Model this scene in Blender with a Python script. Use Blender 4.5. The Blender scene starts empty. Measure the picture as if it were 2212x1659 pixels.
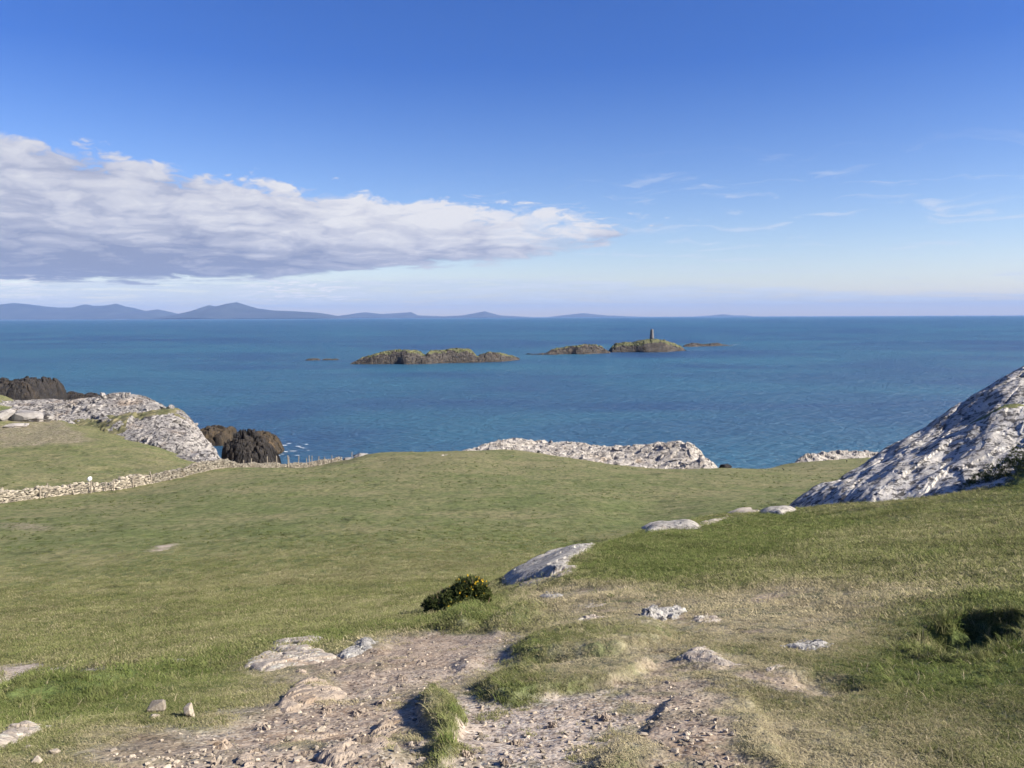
import bpy, bmesh, math, random
import numpy as np
from mathutils import Vector, Matrix, Euler

# ------------------------------------------------------------------ camera, sky, sun, exposure
scene = bpy.context.scene
col = scene.collection
R = math.radians
EYE = 35.0                                   # eye height above the sea
FPX, CX, CY = 1703.0, 1106.0, 829.5          # focal length and centre of the 2212 px survey frame
PITCH, ROLL = 4.87, -0.23
SUN_AZ, SUN_EL = 106.0, 33.0                 # clockwise from the view direction, above horizon

cam_data = bpy.data.cameras.new('camera')
cam_data.sensor_width = 36.0
cam_data.lens = 36.0 * FPX / 2212.0
cam_data.clip_start, cam_data.clip_end = 0.1, 200000.0
cam = bpy.data.objects.new('camera', cam_data)
col.objects.link(cam)
CAM_ROT = Matrix.Rotation(R(90 - PITCH), 3, 'X') @ Matrix.Rotation(R(ROLL), 3, 'Z')
cam.matrix_world = Matrix.Translation((0, 0, EYE)) @ CAM_ROT.to_4x4()
scene.camera = cam

scene.render.engine = 'CYCLES'
scene.cycles.use_denoising = True
scene.cycles.use_adaptive_sampling = True
scene.cycles.adaptive_threshold = 0.02
scene.cycles.adaptive_min_samples = 16
scene.cycles.max_bounces = 4
scene.cycles.diffuse_bounces = 1
scene.cycles.glossy_bounces = 2
scene.cycles.transmission_bounces = 2
scene.cycles.transparent_max_bounces = 6
scene.cycles.volume_bounces = 0
scene.cycles.sample_clamp_indirect = 4.0
vs = scene.view_settings
vs.view_transform = 'Standard'
vs.look = 'None'
vs.gamma = 1.0
vs.exposure = 1.2
vs.use_curve_mapping = False

sun_dir = Vector((math.sin(R(SUN_AZ)) * math.cos(R(SUN_EL)), math.cos(R(SUN_AZ)) * math.cos(R(SUN_EL)), math.sin(R(SUN_EL))))
sl = bpy.data.lights.new('sun', 'SUN')
sl.energy = 5.0
sl.angle = R(0.55)
sl.color = (1.0, 0.93, 0.82)
sun = bpy.data.objects.new('sun', sl)
col.objects.link(sun)
sun.rotation_euler = sun_dir.to_track_quat('Z', 'Y').to_euler()

_Rn = np.array(CAM_ROT)


def pix_dir(px, py):
    v = np.array([px - CX, -(py - CY), -FPX])
    d = _Rn @ v
    return d / np.linalg.norm(d)


def azel(px, py):
    d = pix_dir(px, py)
    return math.degrees(math.atan2(d[0], d[1])), math.degrees(math.asin(d[2]))


class NT:
    """small wrapper around a node tree"""
    def __init__(self, tree):
        self.t = tree
        self.n = tree.nodes
        self.l = tree.links

    def node(self, kind, **kw):
        nd = self.n.new(kind)
        for k, v in kw.items():
            setattr(nd, k, v)
        return nd

    def put(self, sock, val):
        if hasattr(val, 'is_linked') or isinstance(val, bpy.types.NodeSocket):
            self.l.new(val, sock)
        elif val is not None:
            if isinstance(val, (tuple, list)) and len(val) == 3 and sock.type == 'RGBA':
                val = (*val, 1.0)
            sock.default_value = val

    def math(self, op, a, b=None, c=None, clamp=False):
        nd = self.node('ShaderNodeMath', operation=op, use_clamp=clamp)
        self.put(nd.inputs[0], a)
        if b is not None:
            self.put(nd.inputs[1], b)
        if c is not None:
            self.put(nd.inputs[2], c)
        return nd.outputs[0]

    def mix(self, f, a, b, blend='MIX'):
        nd = self.node('ShaderNodeMix', data_type='RGBA', blend_type=blend)
        nd.clamp_factor = True
        self.put(nd.inputs[0], f)
        self.put(nd.inputs[6], a)
        self.put(nd.inputs[7], b)
        return nd.outputs[2]

    def ramp(self, x, a, b, lo=0.0, hi=1.0, smooth=True):
        nd = self.node('ShaderNodeMapRange', interpolation_type='SMOOTHSTEP' if smooth else 'LINEAR')
        nd.clamp = True
        self.put(nd.inputs[0], x)
        for i, v in ((1, a), (2, b), (3, lo), (4, hi)):
            self.put(nd.inputs[i], v)
        return nd.outputs[0]

    def noise(self, vec, scale, detail=4.0, rough=0.55, dist=0.0, dims='3D'):
        nd = self.node('ShaderNodeTexNoise', noise_dimensions=dims)
        self.put(nd.inputs['Vector'], vec)
        nd.inputs['Scale'].default_value = scale
        nd.inputs['Detail'].default_value = detail
        nd.inputs['Roughness'].default_value = rough
        nd.inputs['Distortion'].default_value = dist
        return nd.outputs['Fac']

    def voronoi(self, vec, scale, feature='F1', out='Distance', rand=1.0):
        nd = self.node('ShaderNodeTexVoronoi', feature=feature)
        self.put(nd.inputs['Vector'], vec)
        nd.inputs['Scale'].default_value = scale
        nd.inputs['Randomness'].default_value = rand
        return nd.outputs[out]

    def mapping(self, vec, scale=(1, 1, 1), rot=(0, 0, 0), loc=(0, 0, 0)):
        nd = self.node('ShaderNodeMapping')
        self.put(nd.inputs['Vector'], vec)
        nd.inputs['Scale'].default_value = scale
        nd.inputs['Rotation'].default_value = rot
        nd.inputs['Location'].default_value = loc
        return nd.outputs[0]

    def attr(self, name, kind='GEOMETRY'):
        nd = self.node('ShaderNodeAttribute', attribute_name=name, attribute_type=kind)
        return nd.outputs['Fac']

    def bump(self, h, strength=0.5, distance=0.02, normal=None):
        nd = self.node('ShaderNodeBump')
        nd.inputs['Strength'].default_value = strength
        nd.inputs['Distance'].default_value = distance
        self.put(nd.inputs['Height'], h)
        if normal is not None:
            self.put(nd.inputs['Normal'], normal)
        return nd.outputs[0]


# ------------------------------------------------------------------ world: Nishita sky with a cloud bank
world = bpy.data.worlds.new('World')
scene.world = world
world.use_nodes = True
world.cycles.sampling_method = 'MANUAL'
world.cycles.sample_map_resolution = 512
W = NT(world.node_tree)
W.n.clear()
sky = W.node('ShaderNodeTexSky', sky_type='NISHITA')
sky.sun_disc = False
sky.sun_elevation = R(SUN_EL)
sky.sun_rotation = R(SUN_AZ)
sky.altitude = 30
sky.air_density = 1.0
sky.dust_density = 0.4
sky.ozone_density = 3.0
tc = W.node('ShaderNodeTexCoord')
sep = W.node('ShaderNodeSeparateXYZ')
W.l.new(tc.outputs['Generated'], sep.inputs[0])
az = W.math('MULTIPLY', W.math('ARCTAN2', sep.outputs[0], sep.outputs[1]), 180 / math.pi)
el = W.math('MULTIPLY', W.math('ARCSINE', sep.outputs[2]), 180 / math.pi)


def sky_curve(points, lo=-75.0, hi=75.0, top=24.0):
    """a function of azimuth (degrees) as a float curve; points are (az, el)"""
    nd = W.node('ShaderNodeFloatCurve')
    c = nd.mapping.curves[0]
    pts = [((a - lo) / (hi - lo), e / top) for a, e in points]
    while len(c.points) < len(pts):
        c.points.new(0.5, 0.5)
    for p, q in zip(c.points, pts):
        p.location = q
        p.handle_type = 'VECTOR'
    nd.mapping.update()
    x = W.math('DIVIDE', W.math('SUBTRACT', az, lo), hi - lo, clamp=True)
    W.put(nd.inputs['Value'], x)
    return W.math('MULTIPLY', nd.outputs[0], top)


topline = [(-75, 17.5)] + [azel(*p) for p in ((-100, 262), (0, 268), (120, 285), (300, 330), (500, 368), (700, 395), (900, 418), (1100, 436), (1280, 446), (1385, 452))] + [(20, 4.0), (75, 4.0)]
botline = [(-75, 2.2)] + [azel(*p) for p in ((-100, 610), (0, 612), (300, 612), (560, 604), (700, 595), (830, 584), (1000, 570), (1150, 556), (1260, 536), (1330, 518), (1385, 505))] + [(20, 9.0), (75, 9.0)]
ctop, cbot = sky_curve(topline), sky_curve(botline)
cc = W.node('ShaderNodeCombineXYZ')
W.put(cc.inputs[0], W.math('MULTIPLY', az, 0.10))
W.put(cc.inputs[1], W.math('MULTIPLY', W.math('LOGARITHM', W.math('ADD', W.math('MAXIMUM', el, 0.0), 2.5), math.e), 2.6))
cvec = cc.outputs[0]


def billow(vec, scale, detail):
    """rounded puffs: inverted cell distance broken up by noise"""
    w = W.node('ShaderNodeTexVoronoi', feature='SMOOTH_F1', voronoi_dimensions='2D')
    w.inputs['Smoothness'].default_value = 0.35
    w.inputs['Scale'].default_value = scale
    w.inputs['Detail'].default_value = detail
    w.inputs['Roughness'].default_value = 0.55
    w.inputs['Lacunarity'].default_value = 2.2
    W.put(w.inputs['Vector'], vec)
    return W.math('SUBTRACT', 1.0, w.outputs['Distance'])


warp = W.node('ShaderNodeTexNoise', noise_dimensions='2D')
warp.inputs['Scale'].default_value = 2.0
warp.inputs['Detail'].default_value = 4.0
W.put(warp.inputs['Vector'], cvec)
wv = W.node('ShaderNodeVectorMath', operation='MULTIPLY_ADD')
W.l.new(warp.outputs['Color'], wv.inputs[0])
wv.inputs[1].default_value = (0.55, 0.38, 0.0)
W.l.new(cvec, wv.inputs[2])
wvec = wv.outputs[0]
tilt = W.mapping(wvec, rot=(0, 0, R(-9)), scale=(1.0, 1.45, 1.0), loc=(3, 9, 1))
n_bil = billow(tilt, 2.6, 3.0)
n_big = W.noise(W.mapping(cvec, rot=(0, 0, R(-8)), scale=(1.0, 1.3, 1), loc=(7, 1, 3)), 1.5, 4.0, 0.55, dims='2D')
n_fine = W.noise(W.mapping(wvec, rot=(0, 0, R(-8)), scale=(1, 1.0, 1), loc=(1, 4, 7)), 9.0, 5.0, 0.6, dims='2D')
n_wisp = W.noise(W.mapping(wvec, scale=(0.9, 1.25, 1), loc=(5.3, 1.7, 2.2)), 4.0, 6.0, 0.62, dims='2D')
e1 = W.math('MULTIPLY', W.math('SUBTRACT', n_bil, 0.55), 1.5)
e2 = W.math('MULTIPLY', W.math('SUBTRACT', n_wisp, 0.5), 1.7)
e3 = W.math('MULTIPLY', W.math('SUBTRACT', n_big, 0.5), 1.8)
edge_n = W.math('ADD', W.math('ADD', e1, e2), e3)
inside_t = W.math('ADD', W.math('SUBTRACT', ctop, el), edge_n)
inside_b = W.math('ADD', W.math('ADD', W.math('SUBTRACT', el, cbot), 0.22), W.math('MULTIPLY', edge_n, 0.42))
m_t = W.ramp(inside_t, -0.25, 0.55)
m_b = W.ramp(inside_b, -0.15, 0.40)
bank = W.math('MULTIPLY', W.math('MULTIPLY', m_t, m_b), W.ramp(az, -140, -95))
# the tip breaks up into shreds
tip = W.ramp(az, -3.0, 10.0)
bank = W.math('MULTIPLY', bank, W.math('SUBTRACT', 1.0, W.math('MULTIPLY', tip, W.ramp(n_wisp, 0.60, 0.42))))
# brightness inside the bank: pale along the upper rim and the tip, grey below left
rel = W.math('DIVIDE', W.math('SUBTRACT', el, cbot), W.math('MAXIMUM', W.math('SUBTRACT', ctop, cbot), 1.0), clamp=True)
lit = W.math('ADD', W.ramp(rel, 0.03, 0.60, 0.12, 1.12), W.ramp(az, -26, -2, 0.0, 0.65))
lit = W.math('ADD', lit, W.math('MULTIPLY', W.math('SUBTRACT', n_bil, 0.55), 0.75))
lit = W.math('ADD', lit, W.math('MULTIPLY', W.math('SUBTRACT', n_big, 0.5), 1.1))
lit = W.math('ADD', lit, W.math('MULTIPLY', W.math('SUBTRACT', n_wisp, 0.5), 0.55))
lit = W.math('ADD', lit, W.math('MULTIPLY', W.math('SUBTRACT', n_fine, 0.5), 0.45))
cloud_col = W.mix(W.ramp(lit, 0.0, 0.75, smooth=False), (0.29, 0.335, 0.49), (0.54, 0.565, 0.68))
cloud_col = W.mix(W.ramp(lit, 0.65, 1.45, smooth=False), cloud_col, (0.80, 0.80, 0.84))
# low pale stratus and small bright cumulus along the horizon
n_low = W.noise(W.mapping(cvec, scale=(0.8, 2.4, 1), loc=(11, 2, 0)), 3.0, 5.0, 0.6, dims='2D')
band_top = sky_curve([(-75, 3.3), azel(0, 606), azel(560, 600), azel(760, 602), azel(1100, 600), azel(1500, 612), azel(1900, 632), (33, 1.4), (75, 1.2)], top=24.0)
band = W.math('MULTIPLY', W.ramp(W.math('ADD', W.math('SUBTRACT', band_top, el), W.math('MULTIPLY', W.math('SUBTRACT', n_low, 0.5), 1.2)), -0.2, 0.4), W.ramp(el, 0.1, 1.0))
band = W.math('MULTIPLY', band, W.ramp(n_low, 0.30, 0.62, 0.25, 0.85))
band = W.math('MULTIPLY', band, W.ramp(az, -140, -95))
low_col = W.mix(W.ramp(n_low, 0.42, 0.62), (0.54, 0.64, 0.79), (0.70, 0.76, 0.83))
n_cum = billow(W.mapping(wvec, scale=(2.0, 2.6, 1), loc=(4.4, 1.1, 3)), 3.2, 3.0)
cum_zone = W.math('MULTIPLY', W.ramp(el, 0.9, 1.4), W.ramp(el, 3.0, 2.2))
cum_az = W.math('MAXIMUM', W.math('MULTIPLY', W.ramp(az, -20.5, -17), W.ramp(az, -10, -12.5)), W.math('MULTIPLY', W.ramp(az, -44, -38), W.ramp(az, -28, -31.5)))
cum = W.math('MULTIPLY', W.math('MULTIPLY', cum_zone, cum_az), W.ramp(n_cum, 0.22, 0.42, 0.0, 0.95))
# thin cirrus streaks
n_cir = W.noise(W.mapping(wvec, rot=(0, 0, R(9)), scale=(0.7, 2.6, 1), loc=(2, 3, 5)), 2.4, 6.0, 0.62, 0.3, dims='2D')
cir_zone = W.math('MULTIPLY', W.ramp(el, 0.8, 2.2), W.ramp(el, 12.0, 7.0))
cir_az = W.math('MULTIPLY', W.ramp(az, -10, 6), W.ramp(az, 140, 60))
cirrus = W.math('MULTIPLY', W.math('MULTIPLY', cir_zone, cir_az), W.math('MULTIPLY', W.ramp(n_cir, 0.54, 0.76), 0.55))

bg_sky = W.node('ShaderNodeBackground')
sat = W.node('ShaderNodeHueSaturation')
sat.inputs['Saturation'].default_value = 1.12
W.l.new(sky.outputs[0], sat.inputs['Color'])
sky_tint = W.mix(W.ramp(el, 0.0, 17.0, smooth=False), (1.66, 1.44, 1.42), (0.52, 0.72, 1.27))
W.put(bg_sky.inputs['Color'], W.mix(1.0, sat.outputs[0], sky_tint, 'MULTIPLY'))
bg_sky.inputs['Strength'].default_value = 0.0515


def cloud_bg(colour, k=1.0):
    b = W.node('ShaderNodeBackground')
    W.put(b.inputs['Color'], colour)
    b.inputs['Strength'].default_value = k
    return b.outputs[0]


def mixsh(f, a, b):
    m = W.node('ShaderNodeMixShader')
    W.put(m.inputs[0], f)
    W.l.new(a, m.inputs[1])
    W.l.new(b, m.inputs[2])
    return m.outputs[0]


shd = mixsh(cirrus, bg_sky.outputs[0], cloud_bg((0.68, 0.74, 0.86), 0.46))
shd = mixsh(band, shd, cloud_bg(low_col, 0.47))
shd = mixsh(bank, shd, cloud_bg(cloud_col, 0.45))
shd = mixsh(cum, shd, cloud_bg((0.86, 0.85, 0.85), 0.50))
wout = W.node('ShaderNodeOutputWorld')
W.l.new(shd, wout.inputs['Surface'])

# ------------------------------------------------------------------ numpy noise and interpolation
rng = np.random.default_rng(11)
random.seed(11)


_TAB = np.random.default_rng(5).random((512, 512))


def _hash(ix, iy, seed):
    return _TAB[(ix.astype(np.int64) + seed * 131) & 511, (iy.astype(np.int64) + seed * 197) & 511]


def vnoise(x, y, seed=0):
    ix, iy = np.floor(x), np.floor(y)
    fx, fy = x - ix, y - iy
    ux, uy = fx * fx * fx * (fx * (fx * 6 - 15) + 10), fy * fy * fy * (fy * (fy * 6 - 15) + 10)
    i0, j0 = (ix.astype(np.int64) + seed * 131) & 511, (iy.astype(np.int64) + seed * 197) & 511
    i1, j1 = (i0 + 1) & 511, (j0 + 1) & 511
    a, b, c, d = _TAB[i0, j0], _TAB[i1, j0], _TAB[i0, j1], _TAB[i1, j1]
    return ((a + (b - a) * ux) * (1 - uy) + (c + (d - c) * ux) * uy) * 2 - 1


def fbm(x, y, octaves=4, gain=0.5, seed=0):
    s, a, t = 0.0, 1.0, 0.0
    for k in range(octaves):
        s = s + a * vnoise(x, y, seed + k * 17)
        t += a
        a *= gain
        x, y = (0.8 * x - 0.6 * y) * 2.03 + 7.1, (0.6 * x + 0.8 * y) * 2.03 - 3.7
    return s / t


def ridged(x, y, octaves=4, gain=0.55, seed=0):
    s, a, t = 0.0, 1.0, 0.0
    for k in range(octaves):
        s = s + a * (1 - np.abs(vnoise(x, y, seed + k * 13)) * 2)
        t += a
        a *= gain
        x, y = (0.8 * x - 0.6 * y) * 2.03 + 1.1, (0.6 * x + 0.8 * y) * 2.03 + 9.7
    return s / t


def blocky(x, y, seed=0, tilt=0.8):
    """angular fractured relief: each cell has its own step and tilt; returns (height, crack)"""
    ix, iy = np.floor(x), np.floor(y)
    f1 = np.full(x.shape, 9.0)
    f2 = np.full(x.shape, 9.0)
    h = np.zeros(x.shape)
    for dx in (-1, 0, 1):
        for dy in (-1, 0, 1):
            cx, cy = ix + dx, iy + dy
            px = cx + 0.15 + 0.7 * _hash(cx, cy, seed)
            py = cy + 0.15 + 0.7 * _hash(cx, cy, seed + 1)
            ex, ey = x - px, y - py
            d = np.maximum(np.abs(ex), np.abs(ey)) * 0.6 + np.hypot(ex, ey) * 0.4
            hh = _hash(cx, cy, seed + 2) * 2 - 1 + tilt * (ex * (_hash(cx, cy, seed + 3) * 2 - 1) + ey * (_hash(cx, cy, seed + 4) * 2 - 1))
            closer = d < f1
            f2 = np.where(closer, f1, np.minimum(f2, d))
            h = np.where(closer, hh, h)
            f1 = np.where(closer, d, f1)
    return h, f2 - f1


def sstep(a, b, x):
    t = np.clip((x - a) / (b - a), 0, 1)
    return t * t * (3 - 2 * t)


class TPS:
    def __init__(self, P, v, lam=1e-6):
        P = np.asarray(P, float)
        self.P = P
        n = len(P)
        K = self.k(P, P) + lam * np.eye(n)
        Q = np.c_[np.ones(n), P]
        A = np.zeros((n + 3, n + 3))
        A[:n, :n], A[:n, n:], A[n:, :n] = K, Q, Q.T
        self.w = np.linalg.solve(A, np.r_[np.asarray(v, float), 0, 0, 0])

    @staticmethod
    def k(A, B):
        d2 = (A[:, None, 0] - B[None, :, 0]) ** 2 + (A[:, None, 1] - B[None, :, 1]) ** 2
        return d2 * np.log(d2 + 1e-12)

    def __call__(self, a, b):
        sh = np.shape(a)
        q = np.c_[np.ravel(a), np.ravel(b)]
        out = np.empty(len(q))
        n = len(self.P)
        for i in range(0, len(q), 60000):
            c = q[i:i + 60000]
            out[i:i + 60000] = self.k(c, self.P) @ self.w[:n] + self.w[n] + c @ self.w[n + 1:]
        return out.reshape(sh)


def at(px, py, Y):
    """survey point: pixel of the photograph and its distance ahead, in metres relative to the eye"""
    d = pix_dir(px, py)
    k = Y / d[1]
    return d * k


def low(px, Y, z):
    d = pix_dir(px, 690)
    return np.array([d[0] * Y / d[1], Y, z])


# ------------------------------------------------------------------ the lie of the land (surveyed points)
land = {
    -350: [(1600, 3.6), (1500, 6.2), (1400, 14), (1300, 22), (1200, 36), (1100, 57), (1040, 74), (1000, 92), (960, 115), (900, 150), (860, 180)],
    0: [(1659, 2.9), (1600, 3.5), (1540, 4.6), (1505, 5.8), (1488, 7.0), (1472, 8.6), (1440, 11), (1400, 13.5), (1300, 21), (1200, 34), (1140, 45), (1088, 60), (1040, 72), (1000, 90), (960, 112), (930, 128), (900, 145), (872, 165), (855, 182)],
    275: [(1659, 2.85), (1600, 3.4), (1540, 4.4), (1500, 5.4), (1460, 7.0), (1430, 9), (1400, 11.5), (1300, 20), (1200, 33), (1140, 43), (1100, 54), (1058, 71), (1000, 92), (970, 108), (955, 118)],
    550: [(1659, 2.85), (1600, 3.4), (1500, 4.9), (1440, 6.4), (1400, 8.0), (1370, 10), (1340, 13.5), (1300, 18.5), (1200, 31), (1100, 52), (1050, 67), (1014, 93)],
    825: [(1659, 2.85), (1600, 3.3), (1500, 4.6), (1440, 5.8), (1400, 7), (1370, 8.5), (1345, 10.5), (1325, 14), (1300, 17.5), (1200, 30), (1100, 50), (1050, 65), (1000, 90), (979, 110)],
    1106: [(1659, 2.8), (1600, 3.2), (1500, 4.4), (1440, 5.4), (1400, 6.4), (1350, 8.2), (1310, 10.5), (1278, 14.0), (1240, 24), (1200, 31), (1100, 50), (1050, 65), (1000, 88), (972, 112)],
    1270: [(1659, 2.75), (1600, 3.15), (1500, 4.2), (1440, 5.1), (1400, 5.9), (1350, 7.2), (1300, 9.2), (1250, 12), (1210, 15), (1188, 18), (1150, 40), (1100, 50), (1050, 66), (1000, 92)],
    1400: [(1659, 2.7), (1600, 3.1), (1500, 4.1), (1400, 5.7), (1350, 6.9), (1300, 8.7), (1250, 11.2), (1200, 15), (1160, 20), (1146, 23), (1126, 46), (1100, 52), (1050, 67), (1012, 95)],
    1550: [(1659, 2.68), (1500, 4.0), (1400, 5.5), (1300, 8.3), (1200, 14.5), (1160, 19), (1130, 24), (1116, 27), (1095, 50), (1060, 63), (1014, 98)],
    1700: [(1659, 2.65), (1600, 3.0), (1500, 3.9), (1400, 5.3), (1300, 7.9), (1200, 13.5), (1150, 19), (1115, 26), (1103, 30), (1080, 54), (1050, 66), (1012, 98), (1007, 106)],
    1850: [(1659, 2.6), (1500, 3.8), (1400, 5.1), (1300, 7.4), (1200, 12), (1130, 19.5), (1086, 27), (1020, 85), (993, 113), (985, 121)],
    2030: [(1659, 2.55), (1500, 3.7), (1400, 4.9), (1300, 7), (1200, 11), (1130, 17), (1072, 25)],
    2212: [(1659, 2.5), (1600, 2.8), (1500, 3.5), (1400, 4.6), (1300, 6.4), (1200, 9.8), (1130, 14.5), (1080, 19), (1040, 23)],
    2500: [(1600, 2.7), (1400, 4.3), (1200, 8.8), (1080, 16), (1030, 24)],
}
pts = [at(px, py, Y) for px, L in land.items() for py, Y in L]
for px, Y, z in ((550, 101, -20.2), (550, 120, -25), (550, 150, -37), (825, 125, -23.5), (825, 155, -37), (1106, 128, -23.5), (1106, 160, -38), (1270, 27, -8.6), (1270, 120, -23.5), (1270, 150, -36),
                 (1400, 33, -9.5), (1400, 115, -24), (1400, 145, -36), (1550, 37, -9.9), (1550, 108, -22.5), (1550, 140, -36), (1700, 39, -10.2), (1700, 114, -21.8), (1700, 150, -37), (1850, 40, -10.0), (1850, 56, -12.8),
                 (1850, 129, -24), (1850, 160, -38), (2030, 36, -9.0), (2030, 55, -12.5), (2030, 100, -19), (2030, 160, -37), (2212, 34, -7.5), (2212, 60, -12), (2212, 100, -18), (2212, 160, -36), (2500, 40, -8), (2500, 100, -15), (2500, 170, -34),
                 (0, 215, -38), (275, 150, -22), (275, 170, -27), (275, 200, -38), (450, 108, -20.5), (450, 125, -26), (450, 150, -37), (-350, 215, -34), (400, 125, -23), (400, 150, -30), (400, 175, -38),
                 (0, 260, -42), (550, 220, -42), (1106, 220, -42), (1700, 220, -42), (2212, 220, -42), (-350, 260, -42), (2500, 230, -42)):
    pts.append(low(px, Y, z))
for a, r_, z in ((90, 2, -1.35), (90, 6, -1.1), (90, 20, -2.0), (90, 60, -4), (90, 200, -20), (135, 3, -1.2), (135, 12, -0.6), (135, 60, -3), (180, 2, -1.45), (180, 8, -0.9), (180, 40, -2), (180, 200, -12), (-135, 3, -1.8), (-135, 12, -2), (-135, 60, -6),
                 (-90, 2, -1.8), (-90, 6, -2.6), (-90, 20, -6), (-90, 60, -13), (-90, 200, -24), (0, 0.8, -1.55), (50, 2, -1.4), (50, 6, -2.0), (50, 20, -3.6), (-50, 2, -1.75), (-50, 6, -3.0), (-55, 20, -7.2), (-55, 60, -15), (55, 60, -8)):
    pts.append(np.array([math.sin(R(a)) * r_, math.cos(R(a)) * r_, z]))
pts = np.array(pts)
pr = np.hypot(pts[:, 0], pts[:, 1])
pth = np.arctan2(pts[:, 0], pts[:, 1])
KTH = 3.0
base_tps = TPS(np.c_[pth * KTH, np.log(pr)], pts[:, 2] / pr, lam=2e-4)


def base_rel(x, y):
    r_ = np.maximum(np.hypot(x, y), 0.3)
    return base_tps(np.arctan2(x, y) * KTH, np.log(r_)) * r_


_rs = np.exp(np.linspace(math.log(1.6), math.log(200), 420))


def ground_points(plist):
    """where lines of sight through photo pixels meet the bare land (x, y)"""
    out = []
    dirs = np.array([pix_dir(*p) for p in plist])
    th = np.arctan2(dirs[:, 0], dirs[:, 1])
    sp = dirs[:, 2] / np.hypot(dirs[:, 0], dirs[:, 1])
    T, RR = np.meshgrid(th, _rs, indexing='ij')
    S = base_tps(T * KTH, np.log(RR))
    for i in range(len(plist)):
        hit = np.nonzero(S[i] >= sp[i])[0]
        k = hit[0] if len(hit) else len(_rs) - 1
        if k > 0:
            s0, s1 = S[i, k - 1], S[i, k]
            f = np.clip((sp[i] - s0) / (s1 - s0 + 1e-9), 0, 1)
            r_ = _rs[k - 1] + f * (_rs[k] - _rs[k - 1])
        else:
            r_ = _rs[0]
        out.append((math.sin(th[i]) * r_, math.cos(th[i]) * r_))
    return np.array(out)


def poly_sd(poly, x, y, pad):
    """signed distance to a polygon (positive inside), evaluated only near it"""
    sd = np.full(x.shape, -1e3)
    lo_, hi_ = poly.min(0) - pad, poly.max(0) + pad
    m = (x > lo_[0]) & (x < hi_[0]) & (y > lo_[1]) & (y < hi_[1])
    if not m.any():
        return sd
    X, Y = x[m], y[m]
    d2 = np.full(X.shape, 1e9)
    ins = np.zeros(X.shape, bool)
    n = len(poly)
    for i in range(n):
        ax, ay = poly[i]
        bx, by = poly[(i + 1) % n]
        ex, ey = bx - ax, by - ay
        t = np.clip(((X - ax) * ex + (Y - ay) * ey) / (ex * ex + ey * ey + 1e-12), 0, 1)
        d2 = np.minimum(d2, (X - ax - t * ex) ** 2 + (Y - ay - t * ey) ** 2)
        cr = ((ay > Y) != (by > Y)) & (X < (bx - ax) * (Y - ay) / (by - ay + 1e-12) + ax)
        ins ^= cr
    sd[m] = np.where(ins, 1, -1) * np.sqrt(d2)
    return sd


# turf banks, hollows: (outline in photo pixels, height m, edge width m)
features = [
    ([(905, 1515), (930, 1490), (960, 1500), (985, 1530), (1000, 1560), (985, 1590), (965, 1602), (978, 1625), (955, 1659), (930, 1659), (952, 1602), (925, 1565), (905, 1548)], 0.055, 0.06),
    ([(1042, 1482), (1062, 1465), (1100, 1452), (1300, 1436), (1420, 1436), (1360, 1470), (1200, 1500), (1110, 1518), (1062, 1516), (1040, 1500)], 0.06, 0.08),
    ([(1095, 1424), (1130, 1386), (1200, 1362), (1290, 1350), (1430, 1352), (1450, 1395), (1350, 1420), (1200, 1428), (1115, 1436)], 0.10, 0.2),
    ([(948, 1356), (985, 1322), (1040, 1312), (1062, 1338), (1000, 1362)], 0.14, 0.3),
    ([(1045, 1366), (1095, 1335), (1140, 1308), (1180, 1315), (1120, 1350), (1075, 1366)], 0.12, 0.25),
    ([(1275, 1680), (1350, 1602), (1400, 1562), (1428, 1512), (1470, 1500), (1620, 1498), (1720, 1680)], 0.035, 0.06),
    ([(1975, 1402), (2020, 1352), (2080, 1330), (2150, 1336), (2215, 1332), (2240, 1345), (2215, 1388), (2120, 1412), (2060, 1428)], -0.24, 0.2),
    ([(2170, 1300), (2200, 1272), (2300, 1255), (2340, 1285), (2220, 1304)], -0.4, 0.2),
    ([(2100, 1048), (2130, 1022), (2180, 1015), (2300, 1010), (2330, 1040), (2212, 1046)], 0.75, 1.0),
    ([(2040, 1345), (2110, 1310), (2240, 1300), (2240, 1325), (2150, 1330), (2080, 1328)], 0.03, 0.25),
    ([(0, 1496), (90, 1478), (200, 1484), (260, 1466), (380, 1440), (330, 1458), (200, 1500), (80, 1512), (0, 1520)], 0.12, 0.25),
    ([(20, 1447), (150, 1445), (235, 1455), (160, 1478), (60, 1476), (0, 1468)], -0.18, 0.3),
    ([(1700, 1458), (1760, 1448), (1850, 1462), (1880, 1490), (1790, 1500), (1720, 1480)], -0.05, 0.12),
    ([(760, 1385), (800, 1375), (850, 1395), (830, 1410), (770, 1412)], 0.04, 0.12),
    ([(640, 1470), (690, 1462), (735, 1490), (720, 1515), (640, 1520), (590, 1530), (600, 1500)], 0.03, 0.16),
    ([(680, 1600), (760, 1590), (850, 1600), (870, 1640), (800, 1659), (690, 1650)], 0.03, 0.12),
    ([(975, 1430), (1010, 1412), (1045, 1420), (1030, 1445), (990, 1450)], 0.035, 0.10),
    ([(1455, 1420), (1530, 1400), (1600, 1432), (1560, 1450), (1480, 1445)], 0.03, 0.15),
]
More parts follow.
